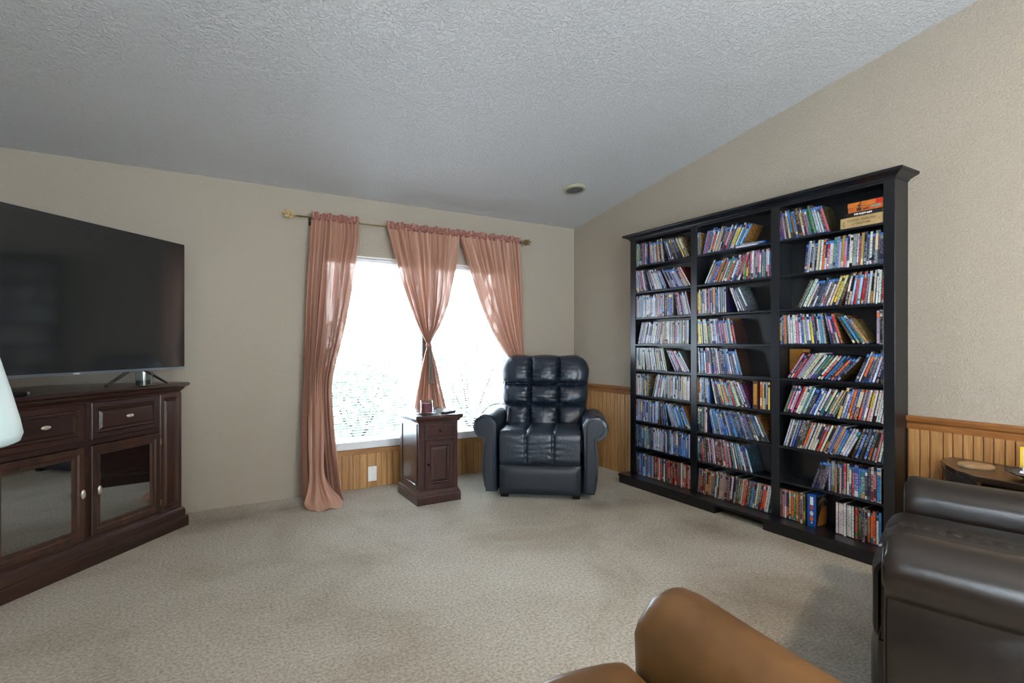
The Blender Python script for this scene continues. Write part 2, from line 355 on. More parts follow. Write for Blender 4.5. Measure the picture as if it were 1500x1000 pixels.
# ---------------------------------------------------------------- mini blinds
def blind(x0,x1,label):
    t=thing('window_blind',label,'window blind',((x0+x1)/2,YW+.045,0)); a=(x1-x0)/2
    MB().box(-a,a,-.014,.014,WZ1-.04,WZ1-.014).build('head_rail',M['white'],t,bevel=.002)
    mb=MB(); z=WZ0+.055; k=0
    while z<WZ1-.05:
        tl=R(8); prof=[(-.0125,0),(-.006,.0014),(0,.0019),(.006,.0014),(.0125,0)]
        pts=[(y*cos(tl),z+q+y*sin(tl)) for y,q in prof]
        mb.add([(-a,y,q) for y,q in pts]+[(a,y,q) for y,q in pts],[(i,i+1,i+6,i+5) for i in range(4)]); z+=.0215
    mb.build('slats',M['slat'],t,smooth=True,kind='stuff')
    MB().box(-a,a,-.012,.012,WZ0+.026,WZ0+.038).build('bottom_rail',M['white'],t,bevel=.002)
    mb=MB()
    for x in (-a+.12,0,a-.12):
        for y in (-.0135,.0135): mb.tube([(x,y,WZ0+.035),(x,y,WZ1-.04)],.0008,4)
    mb.build('ladder_cord',M['white'],t)
    MB().tube([(-a+.07,-.018,WZ1-.04),(-a+.07,-.02,WZ1-.75)],.003,6).build('tilt_wand',M['jar'],t)
XM=(WX0+WX1)/2
blind(WX0+.02,XM-.02,'white mini blind lowered over the left half of the window')
blind(XM+.02,WX1-.02,'white mini blind lowered over the right half of the window')
MB().box(-.03,.03,-.10,-.03,WZ0+.05,WZ1-.05).build('mullion_cover',plain('grey_mullion',(.42,.41,.40),.5),win1,bevel=.003)

# ---------------------------------------------------------------- curtain rod and curtains
YC=YW-.09
rod=thing('curtain_rod','thin brass curtain rod with leaf finials above the window','curtain rod',(0,YC,0))
def zr(x): return 2.187
MB().tube([(.63,0,zr(0)),(1.2,0,zr(0)-.003),(1.7,0,zr(0)+.001),(2.665,0,zr(0))],.006,10).build('pole',M['gold'],rod,smooth=True)
def leafshape(mb,p,ang,L,wd):
    q=[]; n=7
    for i in range(n+1):
        u=i/n; q.append((u*L,wd*sin(PI*u)**.8))
    top=[(a,b) for a,b in q]+[(a,-b) for a,b in reversed(q[1:-1])]
    c,s=cos(ang),sin(ang); fr=[(p[0]+a*c-b*s,-.004,p[1]+a*s+b*c) for a,b in top]; bk=[(x,.004,z) for x,y,z in fr]
    mb.loft([fr,bk])
for sx,x0 in ((-1,.63),(1,2.665)):
    mb=MB(); z0=zr(0)
    mb.tube([(x0,0,z0),(x0+sx*.03,0,z0-.004),(x0+sx*.055,0,z0+.004),(x0+sx*.08,0,z0+.010)],[.006,.004,.003,.002],8)
    for (dx,dz,an,L) in ((.025,-.002,-35,.042),(.03,.0,60,.040),(.055,.003,-30,.040),(.05,.004,45,.05),(.078,.01,15,.03)):
        a_=R(an); a_= a_ if sx>0 else PI-a_
        leafshape(mb,(x0+sx*dx,z0+dz),a_,L,.010)
    f_=mb.build('finial',M['gold'],rod)
for x in (.74,1.68,2.645):
    mb=MB(); mb.box(x-.012,x+.012,.075,.089,2.14,2.21); mb.box(x-.006,x+.006,-.008,.08,2.17,2.179); mb.tube([(x,-.010,2.200),(x,-.012,2.178),(x,.004,2.176)],.004,6)
    mb.build('bracket',M['blackplastic'],rod,bevel=.001)

def cr(rows,tv):  # catmull-rom over rows sorted by decreasing z
    n=len(rows)-1; k=min(int(tv*n),n-1); u=tv*n-k
    p=[rows[max(k-1,0)],rows[k],rows[k+1],rows[min(k+2,n)]]
    return [0.5*((2*b)+(-a+c)*u+(2*a-5*b+4*c-d)*u*u+(-a+3*b-3*c+d)*u**3) for a,b,c,d in zip(*p)]
def curtain(name,label,rows,npl,seed,nu=200,nv=110,warp=.0,loose=0):
    # rows: (z, x_left, x_right, y_forward, amp)
    rnd=random.Random(seed); ph=[rnd.uniform(0,6.28) for _ in range(6)]
    t=thing(name,label,'curtain',((rows[0][1]+rows[0][2])/2,YC,0)); ox=t.location.x
    def f(u,v):
        z,a,b,yf_,am=cr(rows,v)
        uu=u+.018*sin(2*PI*2*u+ph[0])+.010*sin(2*PI*5*u+ph[1]+v*2)
        x=a+(b-a)*u+.25*am*sin(2*PI*npl*uu+ph[4])*(0.6)
        am=am*1.35; y=-yf_+am*(.75*sin(2*PI*npl*uu)+.30*sin(2*PI*npl*.43*uu+ph[2]+v*1.5)+.22*sin(2*PI*npl*2.3*uu+ph[3]+v)*math.exp(-v*3)+.15*sin(2*PI*npl*1.7*uu+ph[5]-v*3))
        return (x-ox,min(y,.075),z)
    mb=MB(); mb.grid(f,nu,nv); mb.build('drape',M['curtain'],t,smooth=True)
    # gathered pocket and frill around the rod
    a,b=rows[0][1],rows[0][2]; mb=MB(); n=int((b-a)*420)
    def g(u,v):
        x=a+(b-a)*u; k=sin(2*PI*u*n/9+2*sin(9*u))+.5*sin(2*PI*u*n/5.3+1)
        ang=2*PI*v; r=.013+.0035*k
        return (x-ox,r*1.2*cos(ang),zr(0)+r*sin(ang))
    mb.grid(g,n,14)
    mb.build('rod_pocket',M['ruffle'],t,smooth=True); mb=MB()
    def h2(u,v):
        x=a+(b-a)*u; k=sin(2*PI*u*n/9+2*sin(9*u))+.5*sin(2*PI*u*n/5.3+1); hh=.032+.007*sin(u*n/7)+.005*sin(u*n/2.9+1)
        return (x-ox+.004*cos(2*PI*u*n/7)*v,k*.008*(v+.2),zr(0)+.012+hh*v)
    mb.grid(h2,n,5); mb.build('frill',M['ruffle'],t,smooth=True)
    return t
ztop=2.187
curtain('curtain','rose sheer curtain at the left end of the rod, hem pooled on the carpet',[
 (ztop,.735,1.10,.0,.014),(2.05,.722,1.10,.01,.018),(1.90,.712,1.075,.02,.022),(1.72,.70,1.05,.025,.026),(1.5,.69,1.01,.03,.03),(1.25,.683,.955,.04,.034),(1.02,.675,.895,.05,.034),
 (.88,.67,.872,.06,.032),(.7,.66,.875,.07,.034),(.45,.652,.89,.09,.036),(.22,.650,.91,.12,.04),(.08,.652,.92,.15,.05),(.018,.66,.93,.18,.055)],9,11)
# forward fold that spreads on the carpet
tieL=[o for o in col.objects if o.name=='curtain'][0]
ox=tieL.location.x
def fold(u,v):
    z,a,b,yf_,am=cr([(1.15,.74,.82,-.03,.008),(.85,.71,.82,.045,.014),(.5,.69,.81,.145,.02),(.25,.69,.80,.19,.022),(.12,.67,.84,.225,.022),(.045,.64,.90,.27,.018),(.008,.66,.90,.34,.004)],v)
    return (a+(b-a)*u-ox,-yf_+am*(sin(2*PI*2.2*u)+.4*sin(2*PI*5*u+v*4))-.035*(1-(2*u-1)**2),z+.008*sin(11*u+14*v)*max(0,(v-.7))*3)
mb=MB(); mb.grid(fold,50,70); mb.build('front_fold',M['curtain'],tieL,smooth=True)
cc=curtain('curtain','rose sheer curtain gathered into a knot at the centre of the window',[
 (ztop,1.335,2.0,.0,.014),(2.08,1.355,1.985,.008,.018),(1.93,1.395,1.96,.014,.022),(1.75,1.445,1.92,.02,.024),(1.55,1.515,1.87,.025,.024),(1.38,1.585,1.80,.03,.02),(1.27,1.64,1.735,.035,.014),
 (1.19,1.672,1.700,.045,.008),(1.12,1.655,1.720,.045,.012),(1.0,1.628,1.755,.04,.018),(.85,1.60,1.79,.035,.02),(.72,1.575,1.825,.03,.022),(.60,1.56,1.855,.03,.022)],11,5)
ox=cc.location.x
mb=MB(); mb.lathe([(.004,-.03),(.018,-.022),(.026,-.005),(.024,.012),(.014,.026),(.004,.03)],(1.686-ox,-.05,1.19),16); mb.build('knot',M['ruffle'],cc,smooth=True)
mb=MB(); mb.grid(lambda u,v:(1.686-ox+(u-.5)*(.028+.012*v)+.01*v,-.085-.006*sin(9*u),1.18-.32*v),8,20); mb.build('tie_tail',plain('grey_voile_tie',(.42,.38,.34),.8),cc,smooth=True)
rc=curtain('curtain','rose sheer curtain at the right end of the rod, swept behind the navy recliner',[
 (ztop,2.005,2.65,.0,.014),(2.08,2.03,2.652,.008,.018),(1.9,2.09,2.655,.015,.022),(1.7,2.16,2.66,.02,.026),(1.5,2.24,2.66,.025,.026),(1.3,2.34,2.662,.03,.024),(1.15,2.44,2.664,.035,.02),
 (1.03,2.53,2.665,.035,.013),(.92,2.56,2.665,.03,.012),(.7,2.54,2.68,.02,.016),(.4,2.53,2.69,.02,.018),(.2,2.53,2.69,.02,.018),(.03,2.53,2.70,.02,.018)],11,21)

# ---------------------------------------------------------------- ceiling speaker
yv,xv=3.555,2.755; zt=zc(yv)
t_=thing('ceiling_speaker','round grey grille in a cream ring on the ceiling above the corner','ceiling speaker',(xv,yv,zt)); t_.rotation_euler=(math.atan(-SL),0,0)
MB().lathe([(.098,0.0),(.098,-.012),(.090,-.022),(.076,-.024),(.076,-.012)],n=40,cap=False).build('ring',plain('cream_ring',(.62,.60,.50),.5),t_,smooth=True,angle=40)
MB().lathe([(.0005,-.018),(.074,-.016),(.077,-.010)],n=40).build('grille',plain('grey_mesh',(.34,.35,.35),.8,bs=.8,bscale=600),t_)

# ---------------------------------------------------------------- bookcase
XF=3.222; BY0,BY1=1.345,3.367
cols=[(3.304,2.713),(2.655,2.059),(2.0,1.402)]
tops=[1.873,1.647,1.426,1.200,.981,.760,.541,.318,.078]
bc=thing('bookcase','tall black three-column bookcase filled with disc cases against the right wall','bookcase',(XR,(BY0+BY1)/2,0))
bo=(-XR,-(BY0+BY1)/2,0)
def B(x0,x1,y0,y1,z0,z1,name,bev=.0015,mat='black'):
    return MB().box(x0+bo[0],x1+bo[0],y0+bo[1],y1+bo[1],z0,z1).build(name,M[mat],bc,bevel=bev)
for a,b in ((BY1,3.304),(2.713,2.655),(2.059,2.0),(1.402,BY0)): B(XF,XR-.003,b,a,.078,2.10,'upright',.002)
B(XR-.012,XR-.003,BY0,BY1,.078,2.10,'back_panel',0)
for (a,b) in cols:
    for z in tops[:-1]: B(XF+.002,XR-.012,b,a,z-.013,z,'shelf',.001)
    B(XF+.001,XF+.02,b,a,2.088,2.10,'top_rail',.001)
# crown with stepped cove section, mitred returns
def ringc(off,z): return [(XR-.003+bo[0],BY0-off+bo[1],z),(XR-.003+bo[0],BY1+off*.8+bo[1],z),(XF-off+bo[0],BY1+off*.8+bo[1],z),(XF-off+bo[0],BY0-off+bo[1],z)]
mb=MB(); mb.loft([ringc(.0,2.098),ringc(.006,2.103),ringc(.012,2.112),ringc(.03,2.122),ringc(.052,2.130),ringc(.056,2.136),ringc(.056,2.146)]); mb.build('crown',M['black'],bc,bevel=.001)
B(3.112,XR-.003,BY0-.03,BY1+.035,.058,.078,'ledge_board',.003)
B(3.118,3.138,2.418,BY1+.03,0,.058,'plinth',.002); B(3.118,3.138,BY0-.025,2.048,0,.058,'plinth',.002)
B(3.138,3.36,2.418,2.438,0,.058,'plinth_end',.001); B(3.138,3.36,2.028,2.048,0,.058,'plinth_end',.001)
B(3.138,3.36,BY1+.012,BY1+.03,0,.058,'plinth_end',.001); B(3.138,3.36,BY0-.025,BY0-.007,0,.058,'plinth_end',.001)
mb=MB()
for (a,b) in cols:
    for yy,sg in ((a-.001,-1),(b+.001,1)):
        for xx in (XF+.035,XF+.115):
            z=.16
            while z<2.05:
                mb.box(xx-.002+bo[0],xx+.002+bo[0],min(yy,yy+sg*.0008)+bo[1],max(yy,yy+sg*.0008)+bo[1],z-.002,z+.002); z+=.032
mb.build('peg_holes',plain('peg_hole_metal',(.30,.32,.34),.4,.5),bc,kind='stuff')
# toe-kick register in the plinth gap
t_=thing('floor_register','brown louvred heating register in the gap of the black plinth','register',(3.2,2.233,0))
M['reg']=plain('brown_register',(.30,.22,.10),.4,.3)
MB().box(.0,.012,-.18,.18,.004,.055).build('grille_frame',plain('brown_register_dark',(.10,.075,.04),.5,.3),t_)
for k in range(4):
    mb=MB(); mb.box(-.016,.0,-.172,.172,-.0015,.0015,M=Matrix.Translation((0,0,.012+k*.012))@Matrix.Rotation(R(25),4,'Y')); mb.build('louvre',M['reg'],t_)

# ---------------------------------------------------------------- disc cases
m,t,b=nt('printed_case'); at=N(t,'ShaderNodeAttribute'); at.attribute_name='Col'; ai=N(t,'ShaderNodeAttribute'); ai.attribute_name='Ink'
uv=N(t,'ShaderNodeUVMap'); oi=N(t,'ShaderNodeObjectInfo'); mp=N(t,'ShaderNodeMapping'); mp.inputs['Scale'].default_value=(3,26,1)
t.links.new(uv.outputs[0],mp.inputs[0])
n=noisetex(t,1.0,2,.6,mp.outputs[0],.3); r=ramp(t,[(.50,0.0),(.60,.85)],n.outputs[0])
mx=N(t,'ShaderNodeMix',data_type='RGBA'); t.links.new(r.outputs[0],mx.inputs[0]); t.links.new(at.outputs[0],mx.inputs[6]); t.links.new(ai.outputs[0],mx.inputs[7])
t.links.new(mx.outputs[2],b.inputs['Base Color']); b.inputs['Roughness'].default_value=.38; b.inputs['Coat Weight'].default_value=.2; M['case']=m
CN={'white':(.80,.80,.80),'cream':(.76,.72,.58),'grey':(.55,.56,.58),'pale blue':(.62,.72,.82),'lavender':(.62,.60,.74),'black':(.05,.05,.055),'charcoal':(.14,.14,.16),
'blue':(.12,.30,.62),'sky blue':(.22,.52,.75),'navy':(.08,.12,.30),'teal':(.08,.42,.46),'red':(.72,.10,.09),'maroon':(.38,.09,.10),'orange':(.85,.38,.08),'yellow':(.86,.74,.15),
'green':(.14,.45,.22),'olive':(.35,.36,.16),'brown':(.33,.20,.11),'gold':(.68,.50,.20),'purple':(.36,.22,.52),'pink':(.78,.45,.58),'tan':(.70,.60,.42),'rust':(.62,.25,.10)}
PAL={'lite':['white']*7+['grey']*3+['pale blue']*3+['lavender']*2+['cream']*2+['pink'],
'mix':['white']*4+['black']*3+['blue']*2+['cream']*2+['red','teal','orange','charcoal','navy','grey','pale blue','brown','green','gold'],
'dark':['black']*6+['charcoal']*3+['navy']*2+['brown','maroon','teal','grey','white','olive'],
'dkmix':['black']*5+['charcoal']*2+['white']*3+['grey']*2+['cream','red','blue','navy','orange','teal','brown','sky blue'],
'blue':['blue']*3+['sky blue']*3+['navy']*3+['pale blue']*3+['white']*2+['charcoal','teal','lavender'],
'ltmix':['white']*6+['pale blue']*2+['cream']*3+['grey']*2+['black','blue','navy','orange','teal','lavender','yellow','pink'],
'red':['red']*5+['maroon']*2+['black']*2+['white']*2+['rust','charcoal'],
'rosy':['maroon']*3+['grey']*2+['pink','lavender','charcoal','white','navy','red','pale blue','teal'],
'white':['white'],'warm':['brown','maroon','orange','tan','rust','maroon']}
rc_=random.Random(2024)
def jit(c,k=.05): return tuple(min(1,max(0,x+rc_.uniform(-k,k))) for x in c)
def case_mesh(t,d,h_,base,blu,rnd,series=False):
    """origin at bottom, front plane x=0 (spine), thickness along +y? -> y from 0 to t, depth +x"""
    V=[];F=[];C=[];I=[];U=[]
    b=jit(CN[base]); keys=list(CN); pt=rnd.choice
    lum=sum(b)/3
    ink=jit(CN[pt(['black','navy','charcoal','grey','charcoal','maroon'])] if lum>.4 else CN[pt(['white','cream','grey','pale blue','grey','tan'])])
    acc=jit(CN[pt(keys+['white','grey','charcoal','black','cream','navy']*6)]); plas=(.04,.05,.06)
    if blu: plas=(.06,.28,.55)
    elif rnd.random()<.12: plas=(.75,.76,.78)
    if series: acc=b; ink=(.25,.25,.3)
    # spine bands (z0,z1,col,ink)
    k=rnd.random(); bands=[]
    if blu: bands=[(0,.03,plas,plas)]
    else: bands=[(0,.025,plas,plas)]
    z=bands[0][1]
    if rnd.random()<.6 and not series: bands.append((z,z+.10,(acc if rnd.random()<.4 else b),ink)); z+=.10
    if k<.35: bands+= [(z,.30,b,b),(.30,.80,b,ink),(.80,.90,acc,acc)]
    elif k<.6: bands+= [(z,.20,acc,acc),(.20,.72,b,ink),(.72,.90,b,b)]
    elif k<.8: bands+= [(z,.42,b,acc),(.42,.90,acc if not series else b,ink)]
    else: bands+= [(z,.90,b,ink)]
    if blu: bands+= [(.90,.985,(.10,.34,.62),(.5,.7,.85)),(.985,1,plas,plas)]
    else: bands+= [(.90,.975,b,ink),(.975,1,plas,plas)]
    bv=min(.0012,t*.1)
    def quad(p,c,i,uv=None):
        s=len(V); V.extend(p); F.append((s,s+1,s+2,s+3)); C.append(c); I.append(i); U.extend(uv or [(0,0)]*4)
    o=rnd.random()*50
    for z0,z1,c,i in bands:
        a0,a1=z0*h_,z1*h_
        quad([(0,t-bv,a0),(0,bv,a0),(0,bv,a1),(0,t-bv,a1)],c,i,[(o,z0),(o+1,z0),(o+1,z1+0),(o,z1)])
    for y,s in ((t,1),(0,-1)):
        yb=y-s*bv
        q=[(0,yb,0),(0,yb,h_),(bv,y,h_),(bv,y,0)]; quad(q if s<0 else q[::-1],plas,plas)
        cov=jit(CN[pt(['black','charcoal','navy','black','charcoal','brown'])],.02); co=[cov,jit(CN[pt(['brown','tan','grey','rust','maroon','gold','teal','olive'])]),cov,cov]
        zs=[0,.3,.72,1]
        for j in range(3):
            q=[(bv,y,zs[j]*h_),(bv,y,zs[j+1]*h_),(d,y,zs[j+1]*h_),(d,y,zs[j]*h_)]
            u=[(o,zs[j]*1.2),(o,zs[j+1]*1.2),(o+2.5,zs[j+1]*1.2),(o+2.5,zs[j]*1.2)]
            cc=co[0]; ii=co[1] if j!=0 else tuple(x*.7 for x in co[1])
            quad(q if s<0 else q[::-1],cc,ii,u if s<0 else u[::-1])
    quad([(0,bv,h_),(d,0,h_),(d,t,h_),(0,t-bv,h_)],plas,plas); quad([(0,t-bv,0),(d,t,0),(d,0,0),(0,bv,0)],plas,plas)
    quad([(d,0,0),(d,t,0),(d,t,h_),(d,0,h_)],plas,plas)
    return V,F,C,I,U
def mk(name,V,F,C,I,U,mat=None):
    me=bpy.data.meshes.new(name); me.from_pydata(V,[],F)
    for nm,src in (('Col',C),('Ink',I)):
        a=me.color_attributes.new(nm,'FLOAT_COLOR','CORNER'); buf=[]
        for f,c in zip(F,src):
            L=lin(c); buf+= [L[0],L[1],L[2],1.0]*len(f)
        a.data.foreach_set('color',buf)
    uvl=me.uv_layers.new(name='UVMap'); uvl.data.foreach_set('uv',[x for p in U for x in p])
    me.materials.append(mat or M['case']); me.update()
    o=bpy.data.objects.new(name,me); col.objects.link(o); return o
# tiers: groups (s0,s1,lean0,lean1,palette,blu share); accents {s:colour}
TI={
(0,0):([(0,.24,0,0,'mix',.4),(.25,.55,-4,-8,'mix',.3),(.56,1,-18,-30,'dark',.5)],{.17:'red',.22:'teal',.27:'sky blue',.35:'cream',.9:'yellow'}),
(0,1):([(0.01,.25,-9,-14,'lite',.2),(.27,.62,-20,-27,'lite',.5),(.63,1,-30,-33,'lite',.6)],{.22:'maroon',.62:'red',.7:'grey'}),
(0,2):([(0,.7,0,0,'lite',.1),(.71,1,-12,-16,'lite',.3)],{.4:'pink',.58:'navy',.66:'blue'}),
(0,3):([(.03,.5,15,10,'lite',.1),(.51,1,2,0,'lite',0)],{.42:'gold'}),
(0,4):([(0,.17,0,-3,'ltmix',.2),(.18,.6,-8,-14,'lite',.1),(.64,1,-28,-34,'lite',.1)],{.5:'gold',.38:'cream',.95:'pink'}),
(0,5):([(0,.26,0,0,'ltmix',.2),(.3,.5,17,10,'lite',.1),(.52,1,1,0,'lite',.3)],{.3:'maroon',.66:'pink'}),
(0,6):([(0,.46,0,0,'blue',.2),(.47,.6,-5,-9,'blue',.5),(.61,1,-20,-26,'blue',.4)],{.01:'rust',.27:'yellow',.15:'olive'}),
(0,7):([(0,1,0,0,'blue',.3)],{.02:'black',.05:'black',.09:'charcoal',.17:'sky blue',.21:'yellow',.26:'charcoal',.3:'black',.38:'white',.42:'white',.46:'white',.49:'cream',.82:'sky blue',.86:'sky blue',.9:'sky blue',.95:'teal'}),
(0,8):([(0,.35,0,0,'blue',.1),(.36,1,0,0,'red',0)],{.02:'black',.06:'brown',.38:'red',.45:'white',.88:'grey',.92:'maroon',.96:'pink'}),
(1,0):([(0,.04,0,0,'dark',1),(.07,.62,14,30,'mix',.7)],{.12:'charcoal',.18:'cream',.24:'cream',.3:'white',.36:'maroon',.4:'red',.46:'cream',.5:'yellow',.55:'sky blue',.6:'blue'}),
(1,1):([(.10,.60,28,22,'mix',.5),(.62,1,3,1,'ltmix',.2)],{.14:'pale blue',.2:'blue',.42:'orange',.47:'white',.52:'red',.57:'red',.66:'green',.7:'black',.95:'red',.99:'blue'}),
(1,2):([(0,.45,-1,-2,'ltmix',.4),(.46,.76,-22,-27,'lite',.3)],{.01:'yellow',.27:'orange',.31:'blue',.42:'white',.7:'charcoal'}),
(1,3):([(0,.57,-3,-12,'ltmix',.4)],{.02:'brown',.06:'yellow',.2:'green',.24:'white',.5:'teal',.55:'red'}),
(1,4):([(0,.66,-2,-17,'blue',.4)],{.02:'black',.06:'grey',.16:'red',.2:'white',.3:'charcoal',.4:'navy',.5:'white'}),
(1,5):([(0,.2,-1,-3,'ltmix',.2),(.21,.74,-13,-25,'mix',.2),(.86,1,0,0,'ltmix',.1)],{.01:'gold',.05:'cream',.1:'blue',.24:'brown',.35:'navy',.4:'yellow',.45:'orange',.52:'green',.6:'cream',.9:'yellow'}),
(1,6):([(0,.15,0,0,'dkmix',.1),(.16,1,-12,-27,'blue',.2)],{.16:'blue',.3:'teal',.37:'tan',.6:'charcoal',.72:'maroon',.8:'green',.84:'olive',.95:'white'}),
(1,7):([(0,.14,-2,-4,'dark',.1),(.15,.5,-6,-9,'rosy',.1),(.51,.78,-11,-18,'blue',.1)],{.1:'red',.2:'white',.32:'maroon',.44:'red'}),
(1,8):([(0,.5,4,6,'warm',0),(.5,1,7,10,'dkmix',0)],{.2:'teal',.25:'white',.3:'charcoal',.36:'grey',.42:'maroon',.47:'white',.53:'charcoal',.57:'green',.63:'red',.67:'red',.72:'navy',.77:'black',.82:'tan',.86:'red',.92:'white',.97:'pale blue'}),
(2,0):([(0,.54,-8,-17,'mix',.5)],{.01:'charcoal',.05:'purple',.08:'cream',.11:'tan',.15:'sky blue',.19:'blue',.23:'charcoal',.27:'white',.31:'red',.35:'teal',.39:'green',.43:'white',.46:'white',.49:'charcoal',.52:'red'}),
(2,1):([(.26,1,6,2,'mix',.5)],{.28:'grey',.32:'black',.36:'charcoal',.4:'cream',.46:'white',.5:'red',.54:'teal',.57:'blue',.6:'lavender',.64:'orange',.68:'navy',.73:'grey',.76:'white',.8:'gold',.9:'black',.96:'charcoal'}),
(2,2):([(.14,.62,28,20,'dkmix',.4),(.63,1,13,2,'mix',.3)],{.14:'black',.19:'black',.23:'grey',.27:'cream',.31:'charcoal',.42:'red',.46:'charcoal',.5:'cream',.54:'yellow',.72:'pale blue',.78:'pale blue',.82:'maroon',.88:'gold',.98:'red'}),
(2,3):([(0,.5,-1,-9,'ltmix',.4),(.51,.66,-12,-20,'mix',.4),(.68,.91,-29,-36,'mix',.1),(.94,1,0,0,'dark',0)],{.01:'gold',.05:'charcoal',.1:'teal',.15:'white',.25:'blue',.45:'sky blue',.64:'red',.7:'purple',.8:'sky blue',.86:'gold',.96:'grey',.98:'black'}),
(2,4):([(.06,.60,32,42,'dkmix',.2),(.74,.95,24,16,'dkmix',.6),(.97,1,0,0,'dark',0)],{.07:'pink',.13:'red',.2:'grey',.24:'cream',.3:'white',.42:'red',.5:'charcoal',.57:'black',.6:'white',.8:'orange'}),
(2,5):([(.02,.56,20,28,'ltmix',.15),(.57,1,18,10,'ltmix',.1)],{.03:'olive',.14:'red',.22:'green',.28:'charcoal',.34:'blue',.45:'cream',.54:'charcoal',.6:'yellow',.65:'blue',.73:'maroon',.77:'orange',.9:'white'}),
(2,6):([(.02,.68,16,27,'mix',.1),(.69,1,24,10,'dkmix',.1)],{.05:'white',.1:'lavender',.14:'blue',.2:'charcoal',.26:'grey',.31:'cream',.35:'white',.4:'red',.47:'grey',.54:'gold',.58:'sky blue',.65:'white',.7:'black',.78:'charcoal',.88:'rust',.92:'red',.97:'blue'}),
(2,7):([(.33,.46,20,16,'dark',.8),(.48,1,1,0,'dkmix',.4)],{.34:'black',.38:'charcoal',.42:'brown',.5:'lavender',.56:'gold',.6:'black',.66:'red',.74:'red',.78:'sky blue',.84:'charcoal',.9:'maroon',.95:'sky blue',.99:'pink'}),
(2,8):([(0,.27,0,0,'warm',0),(.575,.755,0,0,'white',0),(.756,1,0,0,'mix',.2)],{.01:'brown',.035:'pink',.06:'white',.09:'orange',.115:'cream',.14:'orange',.165:'green',.19:'gold',.215:'maroon',.245:'maroon',.76:'red',.79:'green',.83:'brown',.88:'rust',.91:'orange',.95:'white',.98:'sky blue'}),
}
cases=[]   # (tier key, s, V...,location, lean, colour, lean word)
for (ci,ti),(groups,accs) in TI.items():
    y0,y1=cols[ci]; Wd=y0-y1; zt=tops[ti]; rnd=random.Random(ci*100+ti)
    used=set()
    for gi,(s0,s1,a0,a1,pal,blu) in enumerate(groups):
        fwd=a0<=0 and a1<=0
        pos=s0*Wd if fwd else s1*Wd
        end=s1*Wd if fwd else s0*Wd
        prev=abs(a0 if fwd else a1); first=True; hprev=.19
        if fwd and gi>0 and abs(groups[gi-1][3])<abs(a0) and groups[gi-1][3]<=0: prev=abs(groups[gi-1][3]); first=False
        while True:
            isb=rnd.random()<blu; series=pal=='white'
            tk=rnd.choice([.0145]*5+[.0150,.0155]); h_=.190; d=.133
            if isb: tk=rnd.choice([.0125,.0135,.0145]); h_=.172; d=.128
            if rnd.random()<.06 and not series: tk=.022
            if rnd.random()<.12 and not isb: tk=.010
            fr=(pos/Wd-s0)/(max(s1-s0,1e-3)); fr=min(1,max(0,fr)); ang=abs(a0+(a1-a0)*fr)
            ang=R(ang); step=tk/cos(ang)
            extra=hprev*max(0,sin(ang-R(prev)))/cos(ang) if not first else 0
            p0=pos+extra if fwd else pos-extra
            if fwd and p0+step>end+.002: break
            if (not fwd) and p0-step<end-.002: break
            s=(p0 if fwd else p0-step)/Wd; sc=s+tk/Wd/2
            c=None
            for k_,cn in accs.items():
                if k_ not in used and abs(k_-sc)<.02: c=cn; used.add(k_); break
            if c is None: c=rnd.choice(PAL[pal])
            ln=-ang if fwd else ang
            # keep leaning cases inside the column
            V,F,C,I,U=case_mesh(tk-.0004,d,h_,c,isb,rnd,series)
            cases.append(dict(k=(ci,ti),s=sc,V=V,F=F,C=C,I=I,U=U,p=p0,ln=ln,c=c,t=tk,h=h_,blu=isb,y0=y0,z=zt,dx=rnd.uniform(.004,.012)))
            pos=p0+step if fwd else p0-step; prev=math.degrees(ang); first=False; hprev=h_
def place(cs):
    # rotation about x axis at the case's supporting bottom corner; local y is +Y world (left in the photo)
    ln=cs['ln']; pY=cs['y0']-cs['p']
    # fwd (top leans left = +Y): pivot is bottom-left corner => local y=t at pY ; backward: pivot bottom-right, local y=0 at pY-?
    if ln<=0:  Mx=Matrix.Translation((XF+cs['dx'],pY,cs['z']+.0005))@Matrix.Rotation(ln,4,'X')@Matrix.Translation((0,-cs['t'],0))
    else:      Mx=Matrix.Translation((XF+cs['dx'],pY,cs['z']+.0005))@Matrix.Rotation(ln,4,'X')
    return Mx
ords=['zeroth','first','second','third','fourth','fifth','sixth','seventh','eighth','ninth']
def nth(n):
    return '%d%s'%(n,'th' if 10<=n%100<=20 else {1:'st',2:'nd',3:'rd'}.get(n%10,'th'))
cases.sort(key=lambda c:(-c['k'][0],c['k'][1],c['s']))
right=[c for c in cases if c['k'][0]==2]; mid=sorted([c for c in cases if c['k'][0]==1],key=lambda c:-c['s'])
need=max(0,296-len(right)); single=right[:296]+mid[:need]; sid=set(id(c) for c in single)
cnt={}
byrow={}
for c in cases: byrow.setdefault(c['k'],[]).append(c)
for k_,L_ in byrow.items():
    L_.sort(key=lambda c:c['s'])
    for i,c in enumerate(L_): c['i']=i+1; c['j']=len(L_)-i
shelfw={0:'top shelf',1:'second shelf down',2:'third shelf down',3:'fourth shelf down',4:'fifth shelf down',5:'sixth shelf down',6:'seventh shelf down',7:'second shelf up',8:'bottom shelf'}
BV=[];BF=[];BC=[];BI=[];BU=[]
